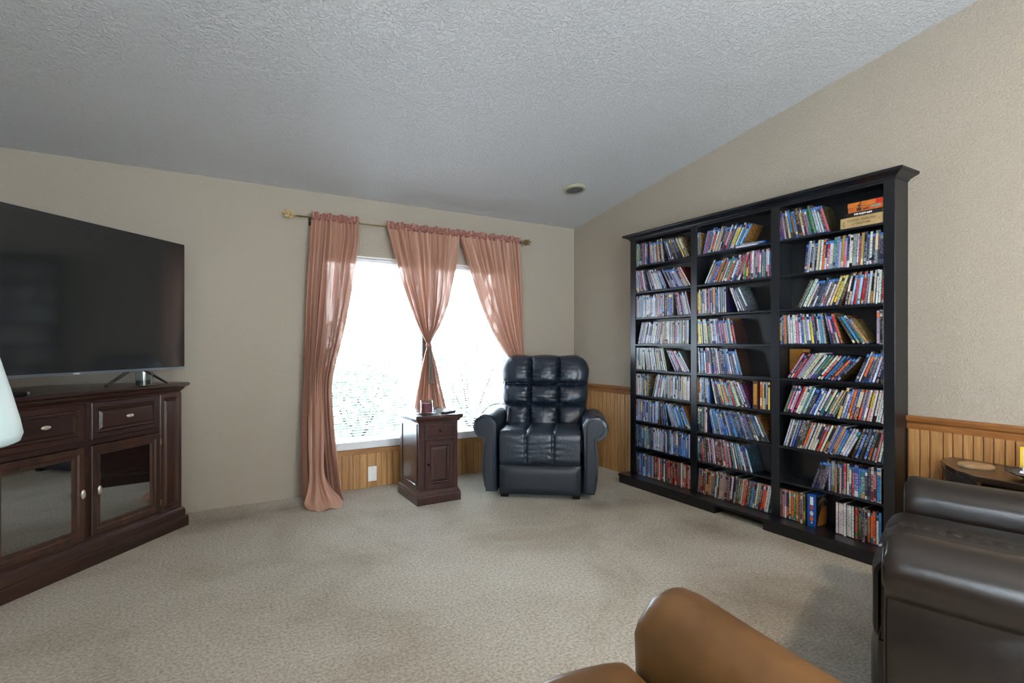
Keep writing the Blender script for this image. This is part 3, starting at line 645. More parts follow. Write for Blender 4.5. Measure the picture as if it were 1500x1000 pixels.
for c in cases:
    Mx=place(c)
    if id(c) in sid:
        o=mk('disc_case',c['V'],c['F'],c['C'],c['I'],c['U']); o.matrix_world=Mx
        col_='right' if c['k'][0]==2 else 'middle'
        lw='leaning left' if c['ln']<-.03 else 'leaning right' if c['ln']>.03 else 'upright'
        kd='disc case' if not c['blu'] else 'blue-topped disc case'
        pos='%s from left'%nth(c['i']) if c['k'][0]==2 else '%s from right'%nth(c['j'])
        props(o,'%s %s %s, %s, %s, %s column'%(c['c'],kd,lw,pos,shelfw[c['k'][1]],col_),'disc case','disc cases on the %s of the %s column'%(shelfw[c['k'][1]],col_))
    else:
        b_=len(BV); BV+=[tuple(Mx@Vector(p)) for p in c['V']]; BF+=[tuple(i+b_ for i in f) for f in c['F']]; BC+=c['C']; BI+=c['I']; BU+=c['U']
if BF:
    o=mk('disc_cases',BV,BF,BC,BI,BU); props(o,'rows of mixed disc cases filling the left and most of the middle bookcase column','disc cases',kind='stuff')
# special pieces on the shelves
def text(parent,s,size,loc,rot,mat,ext=.0003,name='lettering',ax='CENTER',sx=1):
    cu=bpy.data.curves.new(name,'FONT'); cu.body=s; cu.size=size; cu.extrude=ext; cu.align_x=ax; cu.align_y='CENTER'
    tmp=bpy.data.objects.new(name,cu); dg=bpy.context.evaluated_depsgraph_get()
    col.objects.link(tmp); dg.update(); me=bpy.data.meshes.new_from_object(tmp.evaluated_get(dg)); bpy.data.objects.remove(tmp)
    o=bpy.data.objects.new(name,me); me.materials.clear(); me.materials.append(mat); col.objects.link(o); o.parent=parent
    o.location=loc; o.rotation_euler=rot; o.scale=(sx,1,1); return o
RF=(R(90),0,R(-90))   # text facing -X
M['inkd']=plain('dark_ink',(.20,.16,.12),.6); M['inkw']=plain('white_ink',(.88,.88,.86),.5); M['inko']=plain('orange_ink',(.80,.35,.10),.5)
def vol(name,label,y0,y1,z0,z1,spine,page,parent_rot=0,dep=.135,xo=.006,cat='book',rot=0,grp=None):
    t=thing(name,label,cat,(XF+xo,(y0+y1)/2,z0),0,grp); t.rotation_euler=(rot,0,0); a=(y1-y0)/2; hh=z1-z0
    mb=MB(); mb.box(0,dep,-a,a,0,.0025).box(0,dep,-a,a,hh-.0025,hh).box(0,.003,-a,a,.0025,hh-.0025); mb.build('cover',spine,t,bevel=.0008)
    MB().box(.004,dep-.004,-a+.003,a-.003,.0026,hh-.0026).build('pages',page,t)
    return t
pg=plain('paper_pages',(.80,.76,.66),.9,bs=.5,bscale=300)
z=1.8735
t=vol('book','thick tan volume titled Classic English Literature lying flat on the top right shelf',1.405,1.628,z,z+.060,plain('tan_cloth',(.66,.56,.38),.7,var=.08,vs=20),pg)
text(t,'CLASSIC ENGLISH',.0185,(-.0006,.0,.040),RF,M['inkd']); text(t,'LITERATURE',.0175,(-.0006,.0,.019),RF,M['inkd'])
mb=MB(); mb.tube([(-.0006,.092+.005*cos(a*PI/6),.018+.006*sin(a*PI/6)) for a in range(12)],.0011,4,closed=True); mb.box(-.001,0,.0905,.0935,.028,.040); mb.build('emblem',M['inkd'],t)
mb=MB(); mb.lathe([(.004,0),(.003,.0006)],n=10,M=Matrix.Translation((0,-.094,.030))@Matrix.Rotation(R(-90),4,'Y')); mb.build('emblem',M['inko'],t)
z+=.0605
t=vol('book','dark brown boxed volume lying on the tan literature book',1.410,1.600,z,z+.024,plain('dark_box',(.09,.06,.05),.5),pg)
mb=MB(); q_=random.Random(5)
for k in range(11): a_=.048-k*.0085; mb.box(-.0008,0,a_-q_.uniform(.004,.007),a_,.006+q_.uniform(0,.003),.016+q_.uniform(0,.002))
mb.build('print_block',M['inkw'],t); z+=.0245
t=vol('book','orange volume lying below the topmost one on the top right shelf',1.405,1.585,z,z+.028,plain('orange_cover',(.70,.36,.15),.45,var=.25,vs=30),pg)
mb=MB(); mb.box(-.0008,0,.02,.045,.004,.022).box(-.0008,0,-.02,.012,.008,.014); mb.build('print_block',M['inkd'],t)
mb=MB(); mb.box(-.0008,0,-.075,-.03,.012,.024); mb.build('print_block',plain('grey_print',(.5,.52,.50),.5),t); z+=.0285
t=vol('book','topmost orange and yellow volume of the flat stack on the top right shelf',1.405,1.588,z,z+.027,plain('amber_cover',(.74,.42,.15),.45,var=.3,vs=22),pg)
mb=MB(); mb.box(-.0008,0,.028,.034,.002,.022,M=Matrix.Rotation(R(35),4,'X')@Matrix.Translation((0,0,-.012))); mb.box(-.0008,0,.028,.034,-.006,.014); mb.box(-.0008,0,.018,.04,.004,.009); mb.build('print_block',M['inkd'],t)
mb=MB(); mb.box(-.0008,0,-.088,-.055,.002,.025); mb.build('print_block',plain('red_print',(.75,.12,.10),.5),t)
# blue boxed set with art on its side
bb=plain('blue_box',(.07,.30,.62),.4,var=.1,vs=30)
yb=cols[2][0]-.18
t=thing('box_set','wide blue boxed disc set with a white title on the bottom right shelf','box set',(XF+.002,yb,.0785))
MB().box(0,.133,-.052,0,0,.195).build('box',bb,t,bevel=.001)
for i,(zz,cn) in enumerate(((.115,'rust'),(.080,'white'),(.048,'orange'),(.024,'white'))):
    mb=MB(); r_=.011 if i<3 else .005; mb.lathe([(r_,0),(r_*.8,.0008)],n=10,M=Matrix.Translation((0,-.026,zz))@Matrix.Rotation(R(-90),4,'Y')@Matrix.Scale(1.4,4,(1,0,0))); mb.build('print_figure',plain('fig_'+cn.replace(' ','_'),CN[cn],.5),t)
MB().box(-.0008,0,-.036,-.017,.132,.182).build('title_block',M['inkw'],t)
# side art: person in a tan jacket and hat, flat print
mb=MB(); Y_=-.0528
def flat(pts,mat,nm):
    mb=MB(); mb.add([(x,Y_,z) for x,z in pts]+[(x,Y_+.0006,z) for x,z in pts],[tuple(range(len(pts))),tuple(range(2*len(pts)-1,len(pts)-1,-1))]); return mb.build(nm,mat,t)
flat([(.002,.002),(.131,.002),(.131,.193),(.002,.193)],plain('art_night',(.06,.09,.12),.4,var=.4,vs=20),'side_print')
Y_=-.0536
flat([(.012,.005),(.11,.005),(.122,.06),(.118,.115),(.085,.125),(.055,.10),(.03,.06)],plain('art_jacket',(.55,.34,.13),.5,var=.25,vs=40),'print_jacket')
Y_=-.0542
flat([(.052,.112),(.078,.108),(.088,.135),(.080,.152),(.056,.148)],plain('art_face',(.42,.24,.15),.5),'print_face')
flat([(.022,.128),(.05,.152),(.095,.155),(.122,.132),(.112,.158),(.088,.180),(.058,.176),(.040,.158)],plain('art_hat',(.58,.54,.44),.5),'print_hat')
mb=MB()
for k in range(9): mb.box(.018+k*.011,.025+k*.011,-.0545,-.0533,.183,.190)
mb.build('print_block',plain('grey_letter',(.45,.47,.48),.5),t)
# face-out gold cover at the left of the fifth shelf
V,F,C,I,U=case_mesh(.0145,.135,.19,'gold',False,random.Random(4)); 
t=thing('disc_case','gold-brown cover facing out at the left end of the fifth right shelf','disc case',(XF+.118,cols[2][0]-.004,.9815),group='face-out covers'); t.rotation_euler=(0,0,R(-90))
mb=MB(); mb.box(.0,.135,-.0145,0,0,.190); mb.build('case_body',M['blackplastic'],t,bevel=.001)
mb=MB(); mb.box(.003,.132,-.0153,-.0146,.003,.187); mb.build('sleeve',plain('gold_sleeve',(.62,.42,.15),.4,var=.5,vs=14),t)
mb=MB(); mb.add([(x,-.0158,z) for x,z in ((.06,.0),(.115,.0),(.12,.07),(.105,.12),(.108,.15),(.09,.17),(.075,.15),(.078,.12),(.062,.08))],[tuple(range(9))]); mb.build('print_figure',plain('art_dark',(.12,.06,.03),.5),t)
# gold-brown box set in middle column
t=thing('box_set','gold and brown boxed set standing on the sixth shelf of the middle column','box set',(XF+.004,cols[1][0]-.775*.596,.7605))
MB().box(0,.133,-.036,0,0,.190).build('box',plain('brown_box',(.28,.15,.06),.5),t,bevel=.001)
MB().box(-.0008,0,-.030,-.006,.03,.17).build('title_block',plain('gold_print',(.70,.48,.16),.4,.3,var=.3,vs=60),t)
# two cases lying flat, top shelf of the middle column
for k,(y,dz,rt,cn,lb) in enumerate(((2.235,.0,0,'white','white disc case lying flat on the top shelf, middle column'),(2.205,.0155,R(3),'grey','grey disc case lying on the white flat one, top middle shelf'))):
    V,F,C,I,U=case_mesh(.0145,.133,.19,cn,True,random.Random(9+k)); o=mk('disc_case',V,F,C,I,U)
    o.matrix_world=Matrix.Translation((XF+.006,y+.095,1.8735+dz+.0001))@Matrix.Rotation(rt,4,'X')@Matrix.Rotation(R(90),4,'X')@Matrix.Translation((0,0,0))
    props(o,lb,'disc case','flat disc cases')

# ---------------------------------------------------------------- end table
et=thing('end_table','small dark cherry end table with drawer and door left of the navy recliner','end table',(1.545,3.665,0))
a=.16; D=.44
MB().box(-a,a,.004,D-.02,.10,.625).build('body',M['ewood'],et,bevel=.002)
mb=MB()
def ringt(o_,z): return [(-a-o_,-o_,z),(a+o_,-o_,z),(a+o_,D+o_*.3-.02,z),(-a-o_,D+o_*.3-.02,z)]
mb.loft([ringt(.005,.61),ringt(.008,.618),ringt(.02,.632),ringt(.028,.640),ringt(.03,.645),ringt(.03,.665)]); mb.build('table_top',M['ewood'],et,bevel=.0015)
mb=MB(); mb.loft([ringt(.018,0),ringt(.018,.055),ringt(.014,.064),ringt(.014,.072),ringt(.004,.088),ringt(.002,.10)]); mb.build('plinth',M['ewood'],et,bevel=.001)
mb=MB(); mb.panel(-.11,.12,.495,.595,.004,[(0,-.012),(.006,-.016),(.012,-.016),(.016,-.012),(.02,-.012)]); dr=mb.build('drawer',M['ewood'],et)
def knob(mb,x,y,z,r): mb.lathe([(r*.35,0),(r*.35,r*.9),(r*.9,r*1.1),(r,r*1.6),(r*.7,r*2.1),(r*.1,r*2.2)],n=16,M=Matrix.Translation((x,y,z))@Matrix.Rotation(R(90),4,'X'))
mb=MB(); knob(mb,.005,-.008,.548,.010); mb.build('knob',M['dknob'],dr,smooth=True)
MB().box(-.118,.128,-.006,.006,.478,.490).build('rail',M['ewood'],et,bevel=.003)
mb=MB(); mb.panel(-.11,.12,.115,.47,.004,[(0,-.012),(.003,-.015),(.034,-.015),(.040,-.006),(.046,-.004),(.060,-.012),(.064,-.013)]); dr=mb.build('door',M['ewood'],et)
mb=MB(); knob(mb,-.09,-.010,.30,.010); mb.build('knob',M['dknob'],dr,smooth=True)
mb=MB(); y0_,y1_=.03,D-.05
for sx in (-1,1):
    pts=[]
    for ins,dx in ((0,0),(0,.006),(.03,.006),(.036,-.004),(.04,-.006)):
        pts.append([(sx*(a+dx),y0_+ins,.11+ins),(sx*(a+dx),y1_-ins,.11+ins),(sx*(a+dx),y1_-ins,.60-ins),(sx*(a+dx),y0_+ins,.60-ins)])
    mb.loft(pts,cap=False); mb.add(pts[-1],[(0,1,2,3)])
mb.build('side_panel',M['ewood'],et)
# candle jar on a glass plate, dark remote, clear dish
def jar(x,y,z,r,h_,label,glass,wax,waxh,lab=None):
    t=thing('candle_jar',label,'candle',(x,y,z)); mb=MB()
    mb.lathe([(r*.9,0),(r,.004),(r,h_),(r*.95,h_),(r*.94,.006),(.002,.006)],n=32,cap=True); mb.build('jar',glass,t,smooth=True,angle=40)
    MB().lathe([(r*.91,.007),(r*.91,waxh),(.004,waxh+.001)],n=32).build('wax',wax,t,smooth=True,angle=40)
    mb=MB(); mb.tube([(0,0,waxh),(.001,0,waxh+.012)],.0012,5); mb.build('wick',M['blackplastic'],t)
    if lab:
        n=12; mb=MB(); mb.grid(lambda u,v:((r+.0006)*cos(R(-125+70*u)),(r+.0006)*sin(R(-125+70*u)),h_*(.2+.45*v)),n,1); mb.build('paper_label',lab,t)
    return t
t=thing('glass_plate','round clear glass plate under the candle on the end table','plate',(1.485,3.76,.666))
MB().lathe([(.03,0),(.055,.002),(.075,.008),(.077,.010),(.055,.005),(.001,.004)],n=36).build('dish',M['jar'],t,smooth=True)
jar(1.485,3.76,.6715,.047,.098,'pink candle in a clear glass jar on the end table',M['jar'],plain('rose_wax',(.55,.16,.20),.5),.075,plain('dark_rose_label',(.36,.20,.24),.6,var=.4,vs=60))
t=thing('glass_dish','low clear glass dish beside the candle on the end table','dish',(1.60,3.80,.666))
MB().lathe([(.035,0),(.045,.015),(.052,.034),(.050,.034),(.042,.016),(.001,.005)],n=32).build('bowl',M['jar'],t,smooth=True)
t=thing('remote_control','slim dark remote control lying on the right of the end table','remote',(1.655,3.73,.6655),R(-60))
MB().box(-.022,.022,-.07,.07,0,.014).build('body',M['blackplastic'],t,bevel=.004)
mb=MB()
for i in range(3):
    for j in range(6): mb.box(-.014+i*.011,-.008+i*.011,-.05+j*.015,-.042+j*.015,.0135,.0155)
mb.build('button',plain('grey_buttons',(.4,.4,.42),.5),t,kind='stuff')

# ---------------------------------------------------------------- recliners
def tufted(mb,hw,z0,z1,y,thick,seamx,seamz,top_r=.12,narrow=0,tilt=0,nu=96,nv=96,wr=.006,seed=1,puff=.45,ovr=3.2):
    H=z1-z0
    def f(u,v):
        U=2*u-1; z=z0+H*v
        w=hw*(1-narrow*(1-v))
        d=max(0,(v-(1-top_r/H))/(top_r/H)); w-=top_r*(1-math.sqrt(max(0,1-d*d)))*.9
        e=(1-abs(U)**ovr)**(1/ovr)*(1-abs(2*v-1)**(ovr+2))**(1/ovr)
        zz=[0]+list(seamz)+[1]; kz=max(i for i in range(len(zz)-1) if zz[i]<=v+1e-9); fz_=(v-zz[kz])/(zz[kz+1]-zz[kz])
        w+=.013*(math.sin(PI*min(1,max(0,fz_)))**.6)-.006
        x=U*w
        xx=[-hw]+list(seamx)+[hw]; kx=max(i for i in range(len(xx)-1) if xx[i]<=x+1e-9 or i==0); kx=min(kx,len(xx)-2); fx_=min(1,max(0,(x-xx[kx])/(xx[kx+1]-xx[kx])))
        z+=.014*(math.sin(PI*fx_)**.6)*max(0,(v-.8)/.2)
        ds=[abs(x-s_) for s_ in seamx]; dz=[abs(v-s_)*H for s_ in seamz]
        d1=min(ds) if ds else 1; d2=min(dz) if dz else 1
        g=(1-math.exp(-(d1/.013)**2)*.8)*(1-math.exp(-(d2/.012)**2)*.9)
        cell=1
        g2=(1-math.exp(-d1/.035))*(1-math.exp(-d2/.03))*1.08
        p=Vector((x*3,z*3,seed)); 
        wv=wr*(math.exp(-d1/.035)*sin(z*170+4*noise.noise(Vector((x*9,z*14,seed))))+math.exp(-d2/.025)*sin(x*190+5*noise.noise(Vector((x*14,z*9,seed+3))))*.8+.5*noise.noise(p*6))
        yy=-thick*e*((1-puff)+puff*(.45*g+.55*g2))-wv*e
        return (x,y+yy+tilt*(z-z0),z)
    mb.grid(f,nu,nv)
    def bk(u,v):
        U=1-2*u; z=z0+H*v; w=hw*(1-narrow*(1-v)); d=max(0,(v-(1-top_r/H))/(top_r/H)); w-=top_r*(1-math.sqrt(max(0,1-d*d)))*.9
        e=(1-abs(U)**4)**.25*(1-abs(2*v-1)**6)**.25
        return (U*w,y+.09*e+tilt*(z-z0),z)
    mb.grid(bk,24,24)
def arm_section():
    # (x outward, z) for the right-hand arm, local x measured from inner seat edge line
    P=[(.335,.05),(.335,.45),(.332,.52)]
    cx,cz,r=.425,.558,.098
    for k in range(0,17): a_=R(165-k*15.5); P.append((cx+r*cos(a_),cz+r*sin(a_)))
    P+=[(.430,.445),(.440,.40),(.449,.30),(.446,.18),(.430,.08),(.415,.05)]
    return P
def recliner(name,label,loc,rz,mats,back_h=1.09,back_tilt=.22,depth=.88,cordset=False,zs=1.0,seatcols=(-.105,.105),pil=True,backw=.395,wr=1.0,proud=0.0):
    L,Lf=mats
    t=thing(name,label,'recliner',loc,rz); t.scale=(1,1,zs)
    # base and footrest
    mb=MB(); mb.box(-.33,.33,.10,depth-.12,.035,.26); mb.build('base_frame',Lf,t,bevel=.01)
    mb=MB(); mb.grid(lambda u,v:(-.312+.624*u,.012-proud-.030*(1-(2*u-1)**8)*(1-(2*v-1)**6),.04+.225*v),30,16); mb.grid(lambda u,v:(.312-.624*u,.045,.04+.225*v),4,4)
    mb.box(-.312,.312,.012-proud,.10,.04,.265); mb.build('footrest',Lf,t,smooth=True,angle=50)
    # seat cushion
    mb=MB(); nu,nv=90,60
    def seat(u,v):
        U=2*u-1; x=U*.322; e=(1-abs(U)**5)**.2
        d1=min(abs(x-s_) for s_ in seatcols); g=(1-.7*math.exp(-(d1/.010)**2))*(1.15-.35*math.exp(-d1/.03)); g*=1-.25*abs(U)**4
        # path from front bottom over the front edge to the back
        L1=.20; s=v*.78
        if s<L1: y,z,nx,nz=0,.275+s,-1,0
        elif s<L1+.08:
            q=(s-L1)/.08*PI/2; y,z,nx,nz=.05-.05*cos(q),.275+L1+.05*sin(q),-cos(q),sin(q)
        else: y,z,nx,nz=.05+(s-L1-.08),.525-.03*(s-L1-.08),0,1
        ef=e*min(1,(s/.03))**.5; k=.022*g*ef+wr*.006*math.exp(-d1/.035)*sin(s*150+3*noise.noise(Vector((x*8,s*9,2))))
        return (x*(.97+.03*ef),y-proud+nx*(k-.012),z+nz*(k-.012))
    mb.grid(seat,nu,nv); mb.box(-.31,.31,.02-proud,.55,.27,.49); mb.build('seat_cushion',L,t,smooth=True,angle=60)
    # arms
    P=arm_section(); cx=sum(p[0] for p in P)/len(P); cz=sum(p[1] for p in P)/len(P)
    for sx in (-1,1):
        rings=[]; ys=[-.004,.004,.016,.032,.05,.08,.12,.2,.35,.5,.62,.74,.78,.80]
        for k,y in enumerate(ys):
            sc={0:.93,1:.965,2:.99}.get(k,1.0)
            if k==len(ys)-1: sc=.9
            if k==len(ys)-2: sc=.97
            ring=[]
            for i,(x,z) in enumerate(P):
                rr=1
                dx,dz=x-cx,z-cz
                roll=3<=i<=19
                w_=wr*.0035*math.exp(-max(0,y)/.05)*sin(i*2.3+k*.7) if roll else 0
                dip=-.010*sin(PI*min(1,max(0,y/.8))) if roll else 0
                X_=cx+dx*sc+w_*(1 if dx>0 else -1); Z_=cz+dz*sc+w_+dip
                if y>.45 and roll: Z_+= -.04*((y-.45)/.35)**1.5
                ring.append((sx*X_,y,max(.045,Z_)))
            rings.append(ring if sx>0 else ring[::-1])
        mb=MB(); mb.loft(rings[::-1]); ar=mb.build('armrest',L,t,smooth=True,angle=50)
        # scroll-shaped front panel with piping
        fr=[]
        for (x,z) in P: fr.append((x,z))
        fx,fz=.412,.33
        cxr,czr,r=.425,.558,.066
        Q=[(.362,.06),(.362,.40),(.362,.50)]+[(cxr+r*cos(R(165-k*15.5)),czr+r*sin(R(165-k*15.5))) for k in range(0,17)]+[(.412,.48),(.418,.40),(.428,.30),(.426,.18),(.414,.06)]
        f1=[(sx*x,-.004,z) for x,z in Q]; qc=(sum(x for x,z in Q)/len(Q),sum(z for x,z in Q)/len(Q))
        f2=[(sx*(qc[0]+(x-qc[0])*.97),-.014,qc[1]+(z-qc[1])*.985) for x,z in Q]
        rr=[f1,f2]; rr=[q if sx<0 else q[::-1] for q in rr]
        mb=MB(); mb.loft(rr); pnl=mb.build('arm_front',Lf,ar,bevel=.003)
        mb=MB(); mb.tube([(sx*x,-.008,z) for x,z in Q],.0045,6,closed=True); mb.build('piping',L,ar,smooth=True)
    # back
    mb=MB(); tufted(mb,backw,.44,back_h,.60,.15,[-.125,.125],[.36,.63] if pil else [.5],top_r=.14,narrow=.10,tilt=back_tilt,wr=.011*wr,puff=.66); mb.build('back_cushion',L,t,smooth=True,angle=70)
    mb=MB()
    zt=back_h-.06
    def shell(o_): return [(-backw+.03,.62+back_tilt*(o_-.44),o_),(backw-.03,.62+back_tilt*(o_-.44),o_),(backw-.05,.74+back_tilt*(o_-.44),o_),(-backw+.05,.74+back_tilt*(o_-.44),o_)]
    mb.loft([shell(.06),shell(.3),shell(.44),shell(zt-.06),shell(zt)]); mb.build('back_shell',Lf,t,bevel=.02)
    mb=MB()
    for x in (-.28,.28): mb.box(x-.03,x+.03,.06,depth-.16,0,.04)
    mb.build('floor_runner',M['blackplastic'],t)
    return t
nv=recliner('recliner','navy blue leather recliner with tufted back in the corner by the window',(2.23,3.315,0),R(-38.1),(M['navy'],M['navyf']),cordset=True)
# lift remote hung over the left arm of the navy chair
t=thing('recliner_remote','dark handset on a grey cord draped over the navy recliner left arm','remote',(2.23,3.315,0),R(-38.1))
MB().box(-.022,.022,-.085,.085,-.009,.009,M=Matrix.Translation((-.292,.42,.585))@Matrix.Rotation(R(40),4,'X')@Matrix.Rotation(R(70),4,'Y')).build('handset',plain('slate_plastic',(.10,.12,.14),.3),t,bevel=.004)
MB().tube([(-.30,.50,.655),(-.33,.50,.675),(-.38,.50,.683),(-.45,.49,.672),(-.50,.48,.64),(-.535,.47,.60)],.0045,8).build('cord',plain('grey_cord',(.45,.45,.46),.5),t,smooth=True)
dk=recliner('recliner','dark chocolate leather recliner at the right edge in front of the side table',(2.150,.880,0),-2.817,(M['choc'],M['choc']),back_h=1.02,wr=1.2,zs=.99,proud=.05)
tn=recliner('recliner','tan brown leather recliner nearest the camera at the bottom edge',(.427,.814,0),3.0426,(M['tan'],M['tan']),back_h=.80,back_tilt=.35,zs=1.055,backw=.36,proud=.04,wr=.5)

# ---------------------------------------------------------------- corner tv cabinet
A_=Vector((-.071,4.068)); dr_=Vector((-.657,-.754)); O=A_+dr_*.674; CR=math.atan2(.754,.657)
cab=thing('tv_cabinet','dark cherry corner television cabinet with glass doors and two drawers','cabinet',(O.x,O.y,0),CR)
bx=.635
def poly(o_,f): return [(-bx-o_,.03-f),(bx+o_,.03-f),(bx+o_,.13),(.26+o_*.3,.62),(-.26-o_*.3,.62),(-bx-o_,.13)]
def ringp(o_,f,z): return [(x,y,z) for x,y in poly(o_,f)]
mb=MB(); mb.loft([ringp(.0,.0,.89),ringp(.004,.006,.898),ringp(.012,.014,.908),ringp(.018,.020,.92),ringp(.030,.034,.928),ringp(.036,.040,.932),ringp(.036,.040,.944),ringp(.030,.034,.950)]); mb.build('cabinet_top',M['dwood'],cab,bevel=.001)
mb=MB(); mb.loft([ringp(.036,.030,0),ringp(.036,.030,.062),ringp(.030,.026,.070),ringp(.022,.018,.074),ringp(.022,.018,.110),ringp(.016,.012,.122),ringp(.006,.004,.132),ringp(0,0,.140)]); mb.build('plinth',M['dwood'],cab,bevel=.001)
# carcass panels
mb=MB(); mb.box(-bx,-.46,.03,.05,.14,.89).box(.46,bx,.03,.05,.14,.89).box(-.02,.02,.03,.05,.14,.89)
mb.box(-.46,-.02,.03,.05,.14,.155).box(.02,.46,.03,.05,.14,.155).box(-.46,-.02,.03,.05,.65,.68).box(.02,.46,.03,.05,.65,.68).box(-.46,-.02,.03,.05,.882,.89).box(.02,.46,.03,.05,.882,.89)
mb.build('face_frame',M['dwood'],cab,bevel=.001)
mb=MB()
def wallseg(p,q,th=.015):
    p=Vector(p);q=Vector(q);n_=Vector((-(q-p).y,(q-p).x)).normalized()*th
    mb.add([(p.x,p.y,.14),(q.x,q.y,.14),(q.x+n_.x,q.y+n_.y,.14),(p.x+n_.x,p.y+n_.y,.14),(p.x,p.y,.89),(q.x,q.y,.89),(q.x+n_.x,q.y+n_.y,.89),(p.x+n_.x,p.y+n_.y,.89)],[(0,3,2,1),(4,5,6,7),(0,1,5,4),(1,2,6,5),(2,3,7,6),(3,0,4,7)])
pp=poly(0,0)
for i in range(1,5): wallseg(pp[i],pp[i+1])
wallseg(pp[5],pp[0]); mb.build('carcass',M['dwood'],cab)
MB().prism([(-.60,.06),(.60,.06),(.60,.13),(.24,.60),(-.24,.60),(-.60,.13)],.40,.418).build('shelf',M['dwood'],cab)
MB().box(-.01,.01,.05,.58,.141,.40).build('divider',M['dwood'],cab)
st=[(0,-.016),(.004,-.020),(.022,-.020),(.028,-.012),(.034,-.012),(.036,-.004),(.050,-.004),(.064,-.014),(.066,-.014)]
def oval(mb,x,y,z,rx,rz_):
    Mt=Matrix.Translation((x,y,z))@Matrix.Rotation(R(90),4,'X')@Matrix.Diagonal((rx/.01,rz_/.01,1,1))
    mb.lathe([(.003,0),(.003,.012),(.0075,.014),(.01,.019),(.009,.023),(.006,.026),(.001,.027)],n=20,M=Mt)
for sx in (1,-1):
    x0,x1=sorted((sx*.019,sx*.458))
    mb=MB(); mb.panel(x0,x1,.682,.882,.03,[(0,-.016),(.004,-.020),(.030,-.020),(.036,-.008),(.046,-.006),(.048,-.010),(.060,-.020),(.064,-.021)]); d=mb.build('drawer',M['dwood'],cab)
    mb=MB(); oval(mb,sx*.231,.010,.787,.024,.011); mb.build('knob',M['knob'],d,smooth=True)
    mb=MB(); mb.panel(x0,x1,.157,.647,.03,[(0,-.016),(.004,-.020),(.030,-.020),(.038,-.014),(.052,-.014),(.058,-.004),(.058,.012)],close=False)
    mb.panel(x0,x1,.157,.647,.03,[(0,.001),(.058,.012)],close=False)
    d=mb.build('door',M['dwoodz'],cab)
    MB().box(x0+.058,x1-.058,.026,.030,.215,.589).build('glass',M['cabglass'],d)
    mb=MB(); oval(mb,sx*.045,.010,.405,.012,.026); mb.build('knob',M['knob'],d,smooth=True)
    mb=MB(); xh=sx*.460
    for z in (.21,.59): mb.tube([(xh,.008,z-.018),(xh,.008,z+.018)],.004,8)
    mb.build('hinge',M['gold'],d)
    x0,x1=sorted((sx*.464,sx*.632))
    mb=MB(); mb.panel(x0,x1,.135,.885,.03,[(0,-.010),(.004,-.014),(.026,-.014),(.032,-.004),(.040,.0),(.050,-.012),(.054,-.013)]); mb.build('side_panel',M['dwoodz'],cab)
# items behind the left glass door
def inside(name,label,cat,x,y,z,dims,colr,rz=0,grp=None):
    t=thing(name,label,cat,tuple(Matrix.Translation((O.x,O.y,0))@Matrix.Rotation(CR,4,'Z')@Vector((x,y,z))),CR+rz,grp)
    MB().box(-dims[0]/2,dims[0]/2,-dims[1]/2,dims[1]/2,0,dims[2]).build('case_body',plain('box_'+label[:12].replace(' ','_'),colr,.4),t,bevel=.001)
    MB().box(-dims[0]/2+.004,dims[0]/2-.004,-dims[1]/2-.0006,-dims[1]/2,dims[2]*.3,dims[2]*.7).build('spine_print',M['inkw'],t); return t
rw=random.Random(8)
for k,(x,cn) in enumerate(((-.36,'white'),(-.325,'charcoal'),(-.29,'sky blue'),(-.255,'grey'),(-.22,'blue'),(-.185,'cream'))):
    inside('disc_case','%s disc case lying behind the left glass cabinet door, %s from the left'%(cn,nth(k+1)),'disc case',x,.10,.1405,(.032,.12,.028+.003*(k%2)),CN[cn],grp='cases inside the television cabinet')
inside('cardboard_box','small tan cardboard box behind the left glass cabinet door','box',-.14,.12,.1405,(.05,.08,.05),(.70,.55,.36),rz=.3)
inside('media_player','black media player on the shelf behind the right glass cabinet door','media player',.22,.2,.4185,(.33,.2,.055),(.03,.03,.035))

# ---------------------------------------------------------------- television on the cabinet
def cabpt(x,y,z): return tuple(Matrix.Translation((O.x,O.y,0))@Matrix.Rotation(CR,4,'Z')@Vector((x,y,z)))
tv=thing('television','large black flat-screen television standing on the corner cabinet','television',cabpt(0,0,.95),CR)
zo=.95
MB().box(-.765,.688,.048,.085,1.037-zo,1.866-zo).build('rear_housing',M['blackplastic'],tv,bevel=.004)
MB().box(-.45,.38,.085,.12,1.09-zo,1.5-zo).build('electronics_bulge',M['blackplastic'],tv,bevel=.01)
MB().box(-.762,.685,.0455,.0478,1.053-zo,1.863-zo).build('screen',M['screen'],tv)
MB().box(-.765,.688,.043,.048,1.037-zo,1.0515-zo).build('lower_bezel',M['silver'],tv,bevel=.001)
MB().box(-.055,-.02,.0422,.043,1.041-zo,1.046-zo).build('badge',plain('bezel_badge',(.8,.8,.82),.4),tv)
for s in (1,-1):
    c0=-.038
    mb=MB()
    for (xt,yt,xb_,yb_) in ((.43,.060,.54,.010),(.335,.070,.27,.155)):
        xt=c0+s*xt; xb_=c0+s*xb_; mb=MB()
        p0=Vector((xt,yt,1.04-zo)); p1=Vector((xb_,yb_,.957-zo)); mb.tube([p0,p1,p1+Vector((s*.012*(1 if yb_<.05 else -1),0,-.003))],[.009,.007,.004],6)
        mb.build('leg',M['blackplastic'],tv)
p=cabpt(.336,.005,.9505)
jar(p[0],p[1],p[2],.044,.082,'green-based clear glass candle jar on the cabinet under the television',M['jar'],plain('green_wax',(.10,.20,.11),.5,var=.5,vs=60),.032)
t=thing('media_box','flat black media box with a silver end on the cabinet top at the far left','media player',cabpt(-.42,.03,.9505),CR)
MB().box(-.13,.115,-.03,.03,0,.022).build('body',M['blackplastic'],t,bevel=.006)
